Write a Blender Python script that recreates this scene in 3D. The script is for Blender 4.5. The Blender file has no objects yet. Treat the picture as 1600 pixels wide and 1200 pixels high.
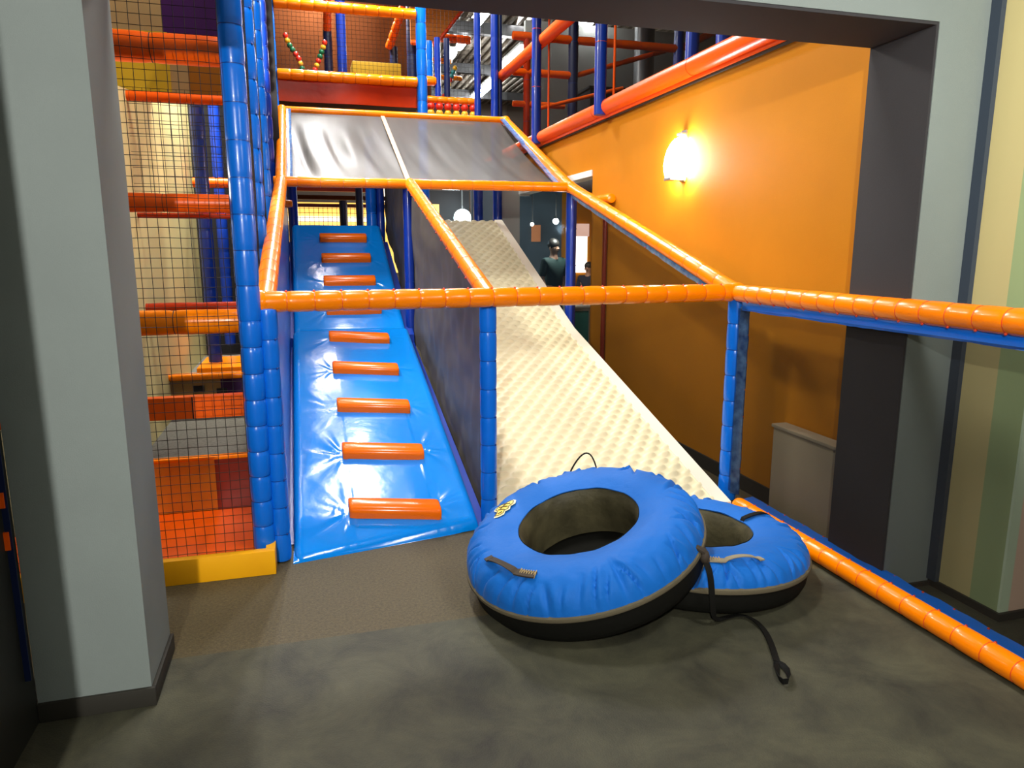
import bpy, bmesh, math, random
from mathutils import Vector, Matrix, noise
V = Vector
PI = math.pi
R = random.Random(7)
S = bpy.context.scene
C = S.collection

# ------------------------------------------------------------------ camera
CAM_H = 1.6
th = math.atan2(212, 1125.0)
psi = math.atan2(325, math.hypot(212, 1125))
fw = V((math.sin(psi)*math.cos(th), math.cos(psi)*math.cos(th), -math.sin(th)))
rt = V((math.cos(psi), -math.sin(psi), 0))
up = rt.cross(fw)
cd = bpy.data.cameras.new('camera')
cam = bpy.data.objects.new('camera', cd)
C.objects.link(cam)
cam.matrix_world = Matrix(((rt.x, up.x, -fw.x, 0), (rt.y, up.y, -fw.y, 0), (rt.z, up.z, -fw.z, CAM_H), (0, 0, 0, 1)))
cd.sensor_width = 36
cd.lens = 1125/1600*36
cd.clip_start = 0.05
cd.clip_end = 100
S.camera = cam

# ------------------------------------------------------------------ view, world
S.view_settings.view_transform = 'Standard'
S.view_settings.look = 'None'
S.view_settings.gamma = 1
S.view_settings.use_curve_mapping = False
S.view_settings.exposure = 0.42
W = bpy.data.worlds.new('world')
S.world = W
W.use_nodes = True
W.node_tree.nodes['Background'].inputs[0].default_value = (0.85, 0.93, 1.0, 1)
W.node_tree.nodes['Background'].inputs[1].default_value = 0.03


def area(name, loc, target, power, sx, sy, col=(1, 1, 1)):
    l = bpy.data.lights.new(name, 'AREA')
    l.shape = 'RECTANGLE'
    l.size = sx
    l.size_y = sy
    l.energy = power
    l.color = col
    o = bpy.data.objects.new(name, l)
    C.objects.link(o)
    o.location = loc
    d = V(target) - V(loc)
    o.rotation_euler = d.to_track_quat('-Z', 'Y').to_euler()
    return o


def point(name, loc, power, r, col=(1, 1, 1)):
    l = bpy.data.lights.new(name, 'POINT')
    l.energy = power
    l.shadow_soft_size = r
    l.color = col
    o = bpy.data.objects.new(name, l)
    C.objects.link(o)
    o.location = loc
    return o


# the lamp in the room behind the camera, the hall's ceiling lamps over the slides
point('lobby_light', (-0.72, -1.3, 2.6), 410, 0.04, (1, 0.97, 0.92))
point('lobby_light', (1.6, 0.3, 2.75), 9, 0.15, (1, 0.97, 0.92))
area('portal_wall_light', (1.9, 0.9, 2.75), (2.85, 2.4, 1.2), 30, 0.4, 0.4, (1, 0.98, 0.92))
area('hall_light', (0.62, 9.1, 5.85), (0.6, 7.0, 0), 150, 0.2, 1.2, (1, 0.98, 0.96))
area('hall_light', (0.4, 12.0, 5.9), (0.4, 9.5, 1), 260, 0.3, 1.5, (1, 0.98, 0.96))
area('slide_light', (0.3, 3.7, 5.2), (0.4, 4.2, 0), 120, 0.3, 1.2, (1, 0.96, 0.9))
area('slide_light', (1.9, 8.6, 5.7), (1.9, 7.2, 0), 95, 0.3, 0.8, (1, 0.96, 0.9))
area('hall_light', (4.6, 17.0, 5.7), (4.6, 15.0, 0), 330, 0.4, 5.0)
area('tower_fill', (-0.78, 6.3, 4.3), (-0.95, 6.0, 1.0), 230, 0.25, 1.0, (1, 0.95, 0.82))  # added unseen light that brightens the cream panel
point('tower_fill', (-1.28, 4.25, 1.95), 26, 0.08, (1, 0.93, 0.8))  # added light hidden behind the pillar, brightens the lower tower
point('globe_light', (2.60, 12.3, 2.2), 14, 0.12, (0.85, 0.97, 1))


# ------------------------------------------------------------------ materials


def mat(name, col, rough=0.5, metal=0, coat=0, noise_amt=0, noise_scale=20, bump=0, bump_scale=200, emit=None, estr=0, trans=0, spec=0.5, sheen=0, alpha=1, col2=None):
    m = bpy.data.materials.new(name)
    m.use_nodes = True
    nt = m.node_tree
    b = nt.nodes['Principled BSDF']
    c = (*col, 1)
    b.inputs['Base Color'].default_value = c
    b.inputs['Roughness'].default_value = rough
    b.inputs['Metallic'].default_value = metal
    b.inputs['Coat Weight'].default_value = coat
    b.inputs['Coat Roughness'].default_value = 0.08
    b.inputs['Specular IOR Level'].default_value = spec
    b.inputs['Sheen Weight'].default_value = sheen
    b.inputs['Transmission Weight'].default_value = trans
    b.inputs['Alpha'].default_value = alpha
    if emit:
        b.inputs['Emission Color'].default_value = (*emit, 1)
        b.inputs['Emission Strength'].default_value = estr
    tc = None
    if noise_amt or bump:
        tc = nt.nodes.new('ShaderNodeTexCoord')
    if noise_amt:
        n = nt.nodes.new('ShaderNodeTexNoise')
        n.inputs['Scale'].default_value = noise_scale
        n.inputs['Detail'].default_value = 5
        nt.links.new(tc.outputs['Object'], n.inputs['Vector'])
        mx = nt.nodes.new('ShaderNodeMix')
        mx.data_type = 'RGBA'
        mx.inputs[6].default_value = (*[x*(1-noise_amt) for x in col], 1)
        mx.inputs[7].default_value = (*(col2 or [min(1, x*(1+noise_amt)) for x in col]), 1)
        rp = nt.nodes.new('ShaderNodeMapRange')
        rp.inputs[1].default_value = 0.3
        rp.inputs[2].default_value = 0.7
        nt.links.new(n.outputs['Fac'], rp.inputs[0])
        nt.links.new(rp.outputs[0], mx.inputs[0])
        nt.links.new(mx.outputs[2], b.inputs['Base Color'])
    if bump:
        n2 = nt.nodes.new('ShaderNodeTexNoise')
        n2.inputs['Scale'].default_value = bump_scale
        n2.inputs['Detail'].default_value = 4
        nt.links.new(tc.outputs['Object'], n2.inputs['Vector'])
        bp = nt.nodes.new('ShaderNodeBump')
        bp.inputs['Strength'].default_value = bump
        bp.inputs['Distance'].default_value = 0.01
        nt.links.new(n2.outputs['Fac'], bp.inputs['Height'])
        nt.links.new(bp.outputs['Normal'], b.inputs['Normal'])
    return m


M = {}
M['orange'] = mat('orange_vinyl', (1.0, 0.235, 0.0), 0.26, spec=0.28, coat=0.08, bump=0.08, bump_scale=18)
M['rung'] = mat('deep_orange_vinyl', (0.98, 0.165, 0.002), 0.20, spec=0.35, bump=0.06, bump_scale=18)
M['red'] = mat('red_orange_vinyl', (0.95, 0.115, 0.002), 0.33, spec=0.3, bump=0.06, bump_scale=20)
M['yelloworange'] = mat('amber_painted_wood', (1.0, 0.45, 0.004), 0.45, spec=0.3, noise_amt=0.05, noise_scale=6)
M['tie'] = mat('red_cable_tie', (0.75, 0.06, 0.01), 0.4)
M['darktie'] = mat('dark_blue_cable_tie', (0.0, 0.03, 0.22), 0.4)
M['blue'] = mat('blue_vinyl', (0.002, 0.16, 0.75), 0.28, spec=0.4, coat=0.1, bump=0.08, bump_scale=18)
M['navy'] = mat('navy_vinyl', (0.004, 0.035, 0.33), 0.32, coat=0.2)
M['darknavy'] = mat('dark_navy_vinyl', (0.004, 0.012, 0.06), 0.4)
M['matblue'] = mat('glossy_blue_vinyl', (0.0, 0.225, 0.78), 0.15, spec=0.4, coat=0.15, bump=0.15, bump_scale=9)
M['bluestrip'] = mat('pale_blue_vinyl', (0.02, 0.11, 0.42), 0.3, coat=0.2, noise_amt=0.5, noise_scale=22, col2=(0.12, 0.26, 0.5))
M['cover'] = mat('blue_nylon', (0.002, 0.128, 0.52), 0.65, spec=0.25, sheen=0.05, bump=0.35, bump_scale=24)
M['rubber'] = mat('black_rubber', (0.006, 0.006, 0.0045), 0.75, spec=0.12, bump=0.1, bump_scale=60)
M['inner'] = mat('dusty_olive_rubber', (0.065, 0.057, 0.028), 0.55, spec=0.3, noise_amt=0.35, noise_scale=10, bump=0.3, bump_scale=40)
M['tan'] = mat('tan_webbing', (0.30, 0.26, 0.17), 0.8, bump=0.3, bump_scale=300)
M['binding'] = mat('olive_webbing', (0.13, 0.11, 0.068), 0.85, spec=0.2, bump=0.3, bump_scale=300)
M['brownweb'] = mat('brown_webbing', (0.045, 0.032, 0.020), 0.75, bump=0.3, bump_scale=300)
M['goldthread'] = mat('gold_thread', (0.45, 0.33, 0.14), 0.6)
M['blackweb'] = mat('black_webbing', (0.007, 0.007, 0.006), 0.7, spec=0.15, bump=0.3, bump_scale=300)
M['emblem'] = mat('yellow_print', (0.85, 0.62, 0.06), 0.5)
M['emblemdark'] = mat('dark_print', (0.10, 0.07, 0.02), 0.5)
M['emblemlight'] = mat('pale_yellow_print', (0.85, 0.8, 0.42), 0.5)
M['cord'] = mat('black_net_cord', (0.018, 0.013, 0.010), 0.7)
M['grey'] = mat('grey_plaster', (0.205, 0.24, 0.225), 0.8, noise_amt=0.04, noise_scale=3, bump=0.12, bump_scale=260)
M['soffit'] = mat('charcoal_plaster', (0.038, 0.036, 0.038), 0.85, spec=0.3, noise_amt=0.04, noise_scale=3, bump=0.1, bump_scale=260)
M['skirt'] = mat('dark_brown_skirting', (0.028, 0.026, 0.020), 0.6, spec=0.3)
M['slatgap'] = mat('dark_slate', (0.035, 0.05, 0.075), 0.6)
M['amberwall'] = mat('amber_plaster', (0.54, 0.20, 0.005), 0.65, spec=0.15, noise_amt=0.05, noise_scale=2, bump=0.08, bump_scale=220)
M['cream'] = mat('cream_yellow_panel', (0.88, 0.76, 0.33), 0.6, noise_amt=0.05, noise_scale=1.5)
M['ochre'] = mat('ochre_and_shaded_yellow_vinyl', (0.46, 0.28, 0.012), 0.5, spec=0.2, noise_amt=0.08, noise_scale=3)  # on the upper tower panel this dark tone is painted shade
M['tanpanel'] = mat('tan_panel', (0.30, 0.19, 0.075), 0.6, spec=0.2, noise_amt=0.1, noise_scale=4)
M['amberpanel'] = mat('amber_vinyl', (0.85, 0.42, 0.05), 0.35, spec=0.2, noise_amt=0.08, noise_scale=4)
M['brownamber'] = mat('brown_amber_vinyl', (0.26, 0.09, 0.006), 0.4, spec=0.2, noise_amt=0.1, noise_scale=4)
M['browncloth'] = mat('rust_mesh_cloth', (0.30, 0.10, 0.016), 0.8, spec=0.1, noise_amt=0.2, noise_scale=2)
M['purple'] = mat('purple_vinyl', (0.040, 0.008, 0.060), 0.4, spec=0.2)
M['wine'] = mat('wine_red_vinyl', (0.22, 0.02, 0.008), 0.3)
M['brown'] = mat('brown_mesh_fabric', (0.095, 0.026, 0.005), 0.8, spec=0.1, noise_amt=0.35, noise_scale=1.1)
M['darkred'] = mat('deep_red_vinyl', (0.42, 0.028, 0.002), 0.32, spec=0.15, bump=0.5, bump_scale=6, noise_amt=0.12, noise_scale=3)
M['greycarpet'] = mat('grey_carpet', (0.15, 0.145, 0.125), 0.95, noise_amt=0.25, noise_scale=50, bump=0.6, bump_scale=300)
M['slide'] = mat('cream_plastic', (0.74, 0.68, 0.46), 0.4, spec=0.3, noise_amt=0.05, noise_scale=2.5)
M['slideedge'] = mat('ivory_plastic', (0.86, 0.80, 0.66), 0.4)
M['steel'] = mat('grey_steel', (0.30, 0.31, 0.31), 0.4, metal=0.6)
M['darksteel'] = mat('dark_steel', (0.06, 0.06, 0.06), 0.5, metal=0.3)
M['lampmetal'] = mat('brushed_metal', (0.42, 0.45, 0.52), 0.35, metal=0.7)
M['white'] = mat('white_paint', (0.82, 0.82, 0.78), 0.6)
M['beige'] = mat('beige_painted_board', (0.36, 0.30, 0.19), 0.65, noise_amt=0.05, noise_scale=3, bump=0.1, bump_scale=150)
M['dark'] = mat('black_drape', (0.010, 0.009, 0.011), 0.85)
M['lobby'] = mat('dark_lobby_paint', (0.018, 0.019, 0.015), 0.5, spec=0.3)
M['plain'] = mat('lobby_plaster', (0.20, 0.20, 0.18), 0.85)
M['hallwall'] = mat('taupe_plaster', (0.17, 0.13, 0.10), 0.85, noise_amt=0.1, noise_scale=1)
M['palegrey'] = mat('pale_grey_plaster', (0.40, 0.40, 0.36), 0.8)
M['roomblue'] = mat('slate_blue_wall', (0.085, 0.115, 0.14), 0.7, noise_amt=0.2, noise_scale=2)
M['lit'] = mat('lit_tube', (1, 1, 1), 0.5, emit=(0.93, 0.97, 1.0), estr=38)
M['globe'] = mat('lit_globe', (1, 1, 1), 0.5, emit=(0.72, 0.95, 1.0), estr=14)
M['sconce'] = mat('lit_frosted_glass', (1, 1, 1), 0.5, emit=(0.92, 0.97, 1.0), estr=55)
M['warmlamp'] = mat('lit_warm_bulb', (1, 1, 1), 0.5, emit=(1, 0.82, 0.62), estr=30)
M['window'] = mat('lit_window', (1, 1, 1), 0.5, emit=(1, 0.90, 0.80), estr=4)
M['pinklit'] = mat('glowing_pink_panel', (1, 1, 1), 0.5, emit=(0.95, 0.5, 0.38), estr=0.7)
M['goldlit'] = mat('glowing_gold_panel', (1, 0.8, 0.4), 0.5, emit=(1.0, 0.56, 0.10), estr=1.1)  # emission stands in for lamp light falling on the panel
M['palelit'] = mat('glowing_pale_panel', (1, 0.95, 0.8), 0.5, emit=(1.0, 0.85, 0.6), estr=1.4)  # glows by itself in place of light on the panel
M['picture'] = mat('orange_picture', (0.85, 0.28, 0.10), 0.6, emit=(0.9, 0.3, 0.1), estr=0.18)  # faint emission brightens the picture as if lit
M['skin'] = mat('skin', (0.55, 0.30, 0.2), 0.5)
M['hair'] = mat('dark_hair', (0.015, 0.012, 0.010), 0.5)
M['greenshirt'] = mat('dark_green_cloth', (0.018, 0.05, 0.045), 0.8)
M['bluecloth'] = mat('dark_blue_cloth', (0.015, 0.025, 0.06), 0.8)
M['pinkcloth'] = mat('pale_pink_cloth', (0.7, 0.42, 0.34), 0.8)
M['red_b'] = mat('red_plastic', (0.75, 0.03, 0.01), 0.3)
M['yellow_b'] = mat('yellow_plastic', (0.9, 0.5, 0.02), 0.3)
M['green_b'] = mat('green_plastic', (0.01, 0.16, 0.06), 0.3)
M['teal_b'] = mat('teal_plastic', (0.02, 0.25, 0.25), 0.3)
M['clear_b'] = mat('pinkish_clear_plastic', (0.55, 0.38, 0.32), 0.25)


def floor_mat():
    m = bpy.data.materials.new('mottled_floor')
    m.use_nodes = True
    nt = m.node_tree
    b = nt.nodes['Principled BSDF']
    b.inputs['Roughness'].default_value = 0.7
    tc = nt.nodes.new('ShaderNodeTexCoord')
    sep = nt.nodes.new('ShaderNodeSeparateXYZ')
    nt.links.new(tc.outputs['Object'], sep.inputs[0])

    def ramp(sc, det, cols, rough=0.6, dist=0.0):
        n = nt.nodes.new('ShaderNodeTexNoise')
        n.inputs['Scale'].default_value = sc
        n.inputs['Detail'].default_value = det
        n.inputs['Roughness'].default_value = rough
        n.inputs['Distortion'].default_value = dist
        nt.links.new(tc.outputs['Object'], n.inputs['Vector'])
        r = nt.nodes.new('ShaderNodeValToRGB')
        r.color_ramp.elements[0].position = 0.33
        r.color_ramp.elements[1].position = 0.68
        r.color_ramp.elements[0].color = (*cols[0], 1)
        r.color_ramp.elements[1].color = (*cols[1], 1)
        nt.links.new(n.outputs['Fac'], r.inputs[0])
        return n, r
    _, a = ramp(3.2, 8, ((0.021, 0.021, 0.012), (0.074, 0.072, 0.040)), 0.7, 0.5)
    n2, c = ramp(75, 8, ((0.026, 0.018, 0.005), (0.115, 0.088, 0.032)), 0.8)
    gt = nt.nodes.new('ShaderNodeMath')
    gt.operation = 'GREATER_THAN'
    gt.inputs[1].default_value = 2.87
    nt.links.new(sep.outputs[1], gt.inputs[0])
    mx = nt.nodes.new('ShaderNodeMix')
    mx.data_type = 'RGBA'
    nt.links.new(gt.outputs[0], mx.inputs[0])
    nt.links.new(a.outputs[0], mx.inputs[6])
    nt.links.new(c.outputs[0], mx.inputs[7])
    nt.links.new(mx.outputs[2], b.inputs['Base Color'])
    n3 = nt.nodes.new('ShaderNodeTexNoise')
    n3.inputs['Scale'].default_value = 160
    n3.inputs['Detail'].default_value = 6
    nt.links.new(tc.outputs['Object'], n3.inputs['Vector'])
    bp = nt.nodes.new('ShaderNodeBump')
    bp.inputs['Strength'].default_value = 0.45
    bp.inputs['Distance'].default_value = 0.006
    nt.links.new(n3.outputs['Fac'], bp.inputs['Height'])
    nt.links.new(bp.outputs['Normal'], b.inputs['Normal'])
    return m


def net_mat(name, opacity):
    """finely woven black mesh cloth: a sheet that lets part of the light through"""
    m = bpy.data.materials.new(name)
    m.use_nodes = True
    nt = m.node_tree
    for n in list(nt.nodes):
        nt.nodes.remove(n)
    out = nt.nodes.new('ShaderNodeOutputMaterial')
    mix = nt.nodes.new('ShaderNodeMixShader')
    tr = nt.nodes.new('ShaderNodeBsdfTransparent')
    df = nt.nodes.new('ShaderNodeBsdfDiffuse')
    df.inputs[0].default_value = (0.012, 0.010, 0.008, 1)
    mix.inputs[0].default_value = opacity
    nt.links.new(tr.outputs[0], mix.inputs[1])
    nt.links.new(df.outputs[0], mix.inputs[2])
    nt.links.new(mix.outputs[0], out.inputs[0])
    return m


def cloth_mat(name, c0, c1, transl, rough, streak):
    m = bpy.data.materials.new(name)
    m.use_nodes = True
    nt = m.node_tree
    b = nt.nodes['Principled BSDF']
    b.inputs['Roughness'].default_value = rough
    tc = nt.nodes.new('ShaderNodeTexCoord')
    mp = nt.nodes.new('ShaderNodeMapping')
    mp.inputs['Scale'].default_value = streak
    nt.links.new(tc.outputs['Object'], mp.inputs[0])
    n = nt.nodes.new('ShaderNodeTexNoise')
    n.inputs['Scale'].default_value = 3
    n.inputs['Detail'].default_value = 6
    nt.links.new(mp.outputs[0], n.inputs['Vector'])
    mx = nt.nodes.new('ShaderNodeMix')
    mx.data_type = 'RGBA'
    mx.inputs[6].default_value = (*c0, 1)
    mx.inputs[7].default_value = (*c1, 1)
    nt.links.new(n.outputs['Fac'], mx.inputs[0])
    nt.links.new(mx.outputs[2], b.inputs['Base Color'])
    if transl:
        tl = nt.nodes.new('ShaderNodeBsdfTransparent')   # gaps of the open weave
        ms = nt.nodes.new('ShaderNodeMixShader')
        ms.inputs[0].default_value = transl
        nt.links.new(b.outputs[0], ms.inputs[1])
        nt.links.new(tl.outputs[0], ms.inputs[2])
        nt.links.new(ms.outputs[0], nt.nodes['Material Output'].inputs['Surface'])
    return m


def glass_mat():
    m = bpy.data.materials.new('tinted_glass')
    m.use_nodes = True
    nt = m.node_tree
    for n in list(nt.nodes):
        nt.nodes.remove(n)
    out = nt.nodes.new('ShaderNodeOutputMaterial')
    mix = nt.nodes.new('ShaderNodeMixShader')
    tr = nt.nodes.new('ShaderNodeBsdfTransparent')
    tr.inputs[0].default_value = (0.72, 0.82, 0.88, 1)
    gl = nt.nodes.new('ShaderNodeBsdfGlossy')
    gl.inputs['Roughness'].default_value = 0.06
    gl.inputs[0].default_value = (0.75, 0.88, 1, 1)
    mix.inputs[0].default_value = 0.12
    nt.links.new(tr.outputs[0], mix.inputs[1])
    nt.links.new(gl.outputs[0], mix.inputs[2])
    nt.links.new(mix.outputs[0], out.inputs[0])
    return m


def stripe_mat():
    m = bpy.data.materials.new('striped_wallpaper')
    m.use_nodes = True
    nt = m.node_tree
    b = nt.nodes['Principled BSDF']
    b.inputs['Roughness'].default_value = 0.7
    tc = nt.nodes.new('ShaderNodeTexCoord')
    sep = nt.nodes.new('ShaderNodeSeparateXYZ')
    nt.links.new(tc.outputs['Object'], sep.inputs[0])
    # distance along the paper: first along Y, then round the corner along X
    ad = nt.nodes.new('ShaderNodeMath')
    ad.operation = 'SUBTRACT'
    nt.links.new(sep.outputs[0], ad.inputs[0])
    nt.links.new(sep.outputs[1], ad.inputs[1])
    mr = nt.nodes.new('ShaderNodeMapRange')
    mr.inputs[1].default_value = 0.2
    mr.inputs[2].default_value = 1.2
    nt.links.new(ad.outputs[0], mr.inputs[0])
    r = nt.nodes.new('ShaderNodeValToRGB')
    r.color_ramp.interpolation = 'CONSTANT'
    e = r.color_ramp.elements
    e[0].position = 0
    e[0].color = (0.62, 0.53, 0.24, 1)
    e[1].position = 0.275     # x - y = 0.475 (Y = 2.365)
    e[1].color = (0.36, 0.46, 0.22, 1)
    for p, c in ((0.412, (0.60, 0.74, 0.52, 1)), (0.475, (0.80, 0.57, 0.42, 1)), (0.62, (0.62, 0.53, 0.24, 1))):
        q = e.new(p)
        q.color = c
    nt.links.new(mr.outputs[0], r.inputs[0])
    nt.links.new(r.outputs[0], b.inputs['Base Color'])
    return m


def roof_mat():
    m = mat('corrugated_metal', (0.24, 0.20, 0.155), 0.45, metal=0.3)
    return m


M['floor'] = floor_mat()
M['finenet'] = net_mat('fine_black_mesh', 0.50)
M['thinnet'] = net_mat('thin_black_mesh', 0.30)
M['canopy'] = cloth_mat('grey_canopy_cloth', (0.028, 0.027, 0.025), (0.085, 0.08, 0.072), 0.2, 0.50, (3, 0.4, 0.4))
M['divider'] = cloth_mat('charcoal_mesh_cloth', (0.050, 0.044, 0.037), (0.145, 0.126, 0.105), 0.0, 0.6, (1, 0.6, 1.6))
M['seam'] = mat('apricot_show_through', (0.62, 0.33, 0.2), 0.6)  # peach tone of the bar showing through the canopy
M['glass'] = glass_mat()
M['stripe'] = stripe_mat()
M['roof'] = roof_mat()

# ------------------------------------------------------------------ mesh helpers


class MB:
    def __init__(s):
        s.v = []
        s.f = []
        s.m = []

    def add(s, vs, fs, mi=0):
        o = len(s.v)
        s.v += [V(x) for x in vs]
        s.f += [tuple(i+o for i in f) for f in fs]
        s.m += [mi]*len(fs)
        return s

    def box(s, lo, hi, mi=0):
        x0, y0, z0 = lo
        x1, y1, z1 = hi
        return s.add([(x0, y0, z0), (x1, y0, z0), (x1, y1, z0), (x0, y1, z0), (x0, y0, z1), (x1, y0, z1), (x1, y1, z1), (x0, y1, z1)],
                     [(0, 3, 2, 1), (4, 5, 6, 7), (0, 1, 5, 4), (1, 2, 6, 5), (2, 3, 7, 6), (3, 0, 4, 7)], mi)

    def prism(s, poly, off, mi=0):
        """closed polygon extruded by vector off"""
        n = len(poly)
        a = [V(p) for p in poly]
        b = [p+V(off) for p in a]
        fs = [tuple(range(n))[::-1], tuple(range(n, 2*n))] + [(i, (i+1) % n, n+(i+1) % n, n+i) for i in range(n)]
        return s.add(a+b, fs, mi)

    def grid(s, nu, nv, fn, mi=0):
        vs = [fn(i/nu, j/nv) for j in range(nv+1) for i in range(nu+1)]
        fs = [(j*(nu+1)+i, j*(nu+1)+i+1, (j+1)*(nu+1)+i+1, (j+1)*(nu+1)+i) for j in range(nv) for i in range(nu)]
        return s.add(vs, fs, mi)

    def rings(s, centers, radii, n=14, mi=0, caps=True, axes=None):
        """tube through centers; radii one per ring"""
        k = len(centers)
        cs = [V(c) for c in centers]
        vs = []
        px = None
        for i in range(k):
            t = (cs[min(i+1, k-1)]-cs[max(i-1, 0)])
            if t.length < 1e-9:
                t = V((0, 0, 1))
            t.normalize()
            if px is None:
                px = t.orthogonal().normalized() if axes is None else (V(axes)-t*t.dot(V(axes))).normalized()
            else:
                px = (px-t*px.dot(t)).normalized()
            py = t.cross(px)
            for j in range(n):
                a = 2*PI*j/n
                vs.append(cs[i]+radii[i]*(math.cos(a)*px+math.sin(a)*py))
        fs = [(i*n+j, i*n+(j+1) % n, (i+1)*n+(j+1) % n, (i+1)*n+j) for i in range(k-1) for j in range(n)]
        if caps:
            fs += [tuple(range(n))[::-1], tuple(range((k-1)*n, k*n))]
        return s.add(vs, fs, mi)

    def ball(s, c, r, n=12, m=8, mi=0, sc=(1, 1, 1)):
        cs = V(c)
        vs = [cs+V((0, 0, -r*sc[2]))]
        for i in range(1, m):
            a = -PI/2+PI*i/m
            for j in range(n):
                b = 2*PI*j/n
                vs.append(cs+V((r*sc[0]*math.cos(a)*math.cos(b), r*sc[1]*math.cos(a)*math.sin(b), r*sc[2]*math.sin(a))))
        vs.append(cs+V((0, 0, r*sc[2])))
        fs = [(0, 1+(j+1) % n, 1+j) for j in range(n)]
        for i in range(m-2):
            fs += [(1+i*n+j, 1+i*n+(j+1) % n, 1+(i+1)*n+(j+1) % n, 1+(i+1)*n+j) for j in range(n)]
        o = 1+(m-2)*n
        fs += [(o+j, o+(j+1) % n, len(vs)-1) for j in range(n)]
        return s.add(vs, fs, mi)

    def ribbon(s, pts, wid, nrm, th=0.003, mi=0):
        """flat strap along pts; wid: width vectors or one, thickness along nrm"""
        k = len(pts)
        vs = []
        for i, p in enumerate(pts):
            w = V(wid[i]) if isinstance(wid, list) else V(wid)
            n = V(nrm[i]) if isinstance(nrm, list) else V(nrm)
            p = V(p)
            vs += [p-w/2, p+w/2, p+w/2+n*th, p-w/2+n*th]
        fs = []
        for i in range(k-1):
            for j in range(4):
                fs.append((i*4+j, i*4+(j+1) % 4, (i+1)*4+(j+1) % 4, (i+1)*4+j))
        fs += [(3, 2, 1, 0), tuple(range((k-1)*4, k*4))]
        return s.add(vs, fs, mi)


def wpos(p):
    return V((0, 0, 0)) if p is None else p.location + wpos(p.parent)


def obj(name, mb, mats, parent=None, smooth=True, bevel=0, label=None, angle=40):
    me = bpy.data.meshes.new(name)
    o0 = wpos(parent)
    me.from_pydata([tuple(v-o0) for v in mb.v], [], mb.f)
    if not isinstance(mats, (list, tuple)):
        mats = [mats]
    for m in mats:
        me.materials.append(M[m] if isinstance(m, str) else m)
    me.polygons.foreach_set('material_index', mb.m)
    bm = bmesh.new()
    bm.from_mesh(me)
    if bevel:
        bmesh.ops.bevel(bm, geom=[e for e in bm.edges if len(e.link_faces) == 2 and e.calc_face_angle(0) > 0.6], offset=bevel, segments=2, affect='EDGES', profile=0.6)
    bmesh.ops.recalc_face_normals(bm, faces=bm.faces)
    bm.to_mesh(me)
    bm.free()
    if smooth:
        me.polygons.foreach_set('use_smooth', [True]*len(me.polygons))
        try:
            me.set_sharp_from_angle(angle=math.radians(angle))
        except Exception:
            pass
    o = bpy.data.objects.new(name, me)
    C.objects.link(o)
    if parent:
        o.parent = parent
    if label:
        o['label'] = label
    return o


def thing(name, label, cat, loc=(0, 0, 0), group=None):
    o = bpy.data.objects.new(name, None)
    C.objects.link(o)
    o.location = loc
    o.empty_display_size = 0.1
    return tag(o, label, cat, group)


def tag(o, label, cat, group=None):
    o['label'] = label
    o['category'] = cat
    if group:
        o['group'] = group
    return o


def struct(name, mb, m, parent=None, **k):
    o = obj(name, mb, m, parent, **k)
    if parent is None:
        o['kind'] = 'structure'
    return o


def padded(p0, p1, r, seg=0.13, bulge=0.05, pinch=0.10, n=14, knob=None, mb=None, tie=True, mi=0, mt=1, ends=True):
    """foam sleeve pinched by cable ties at even steps; small tie heads along knob direction"""
    mb = mb or MB()
    p0 = V(p0)
    p1 = V(p1)
    L = (p1-p0).length
    d = (p1-p0)/L
    k = max(1, round(L/seg))
    cs, rs = [], []
    prof = ((0.0, 1-pinch), (0.035, 1-pinch*.75), (0.09, 1-pinch*.2), (0.2, 1+bulge*.5), (0.5, 1+bulge), (0.8, 1+bulge*.5), (0.91, 1-pinch*.2), (0.965, 1-pinch*.75))
    for i in range(k):
        jit = 1+R.uniform(-.015, .015)
        for t, q in prof:
            cs.append(p0+d*L*(i+t)/k)
            rs.append(r*(q*jit if 0.1 < t < .9 else q))
    cs.append(p1)
    rs.append(r*(1-pinch))
    if ends:
        cs = [p0-d*r*.12] + cs + [p1+d*r*.12]
        rs = [r*.55] + rs + [r*.55]
    mb.rings(cs, rs, n, mi)
    if tie:
        o = d.orthogonal().normalized() if knob is None else (V(knob)-d*d.dot(V(knob))).normalized()
        for i in range(1, k):
            c = p0+d*L*i/k
            rr = r*(1-pinch)
            w = r*.045
            mb.rings([c-d*w, c-d*w*.6, c+d*w*.6, c+d*w], [rr*.9, rr*1.025, rr*1.025, rr*.9], n, mt)
            mb.ball(c+o*rr*1.05, r*.13, 6, 4, mt)
    return mb


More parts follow.
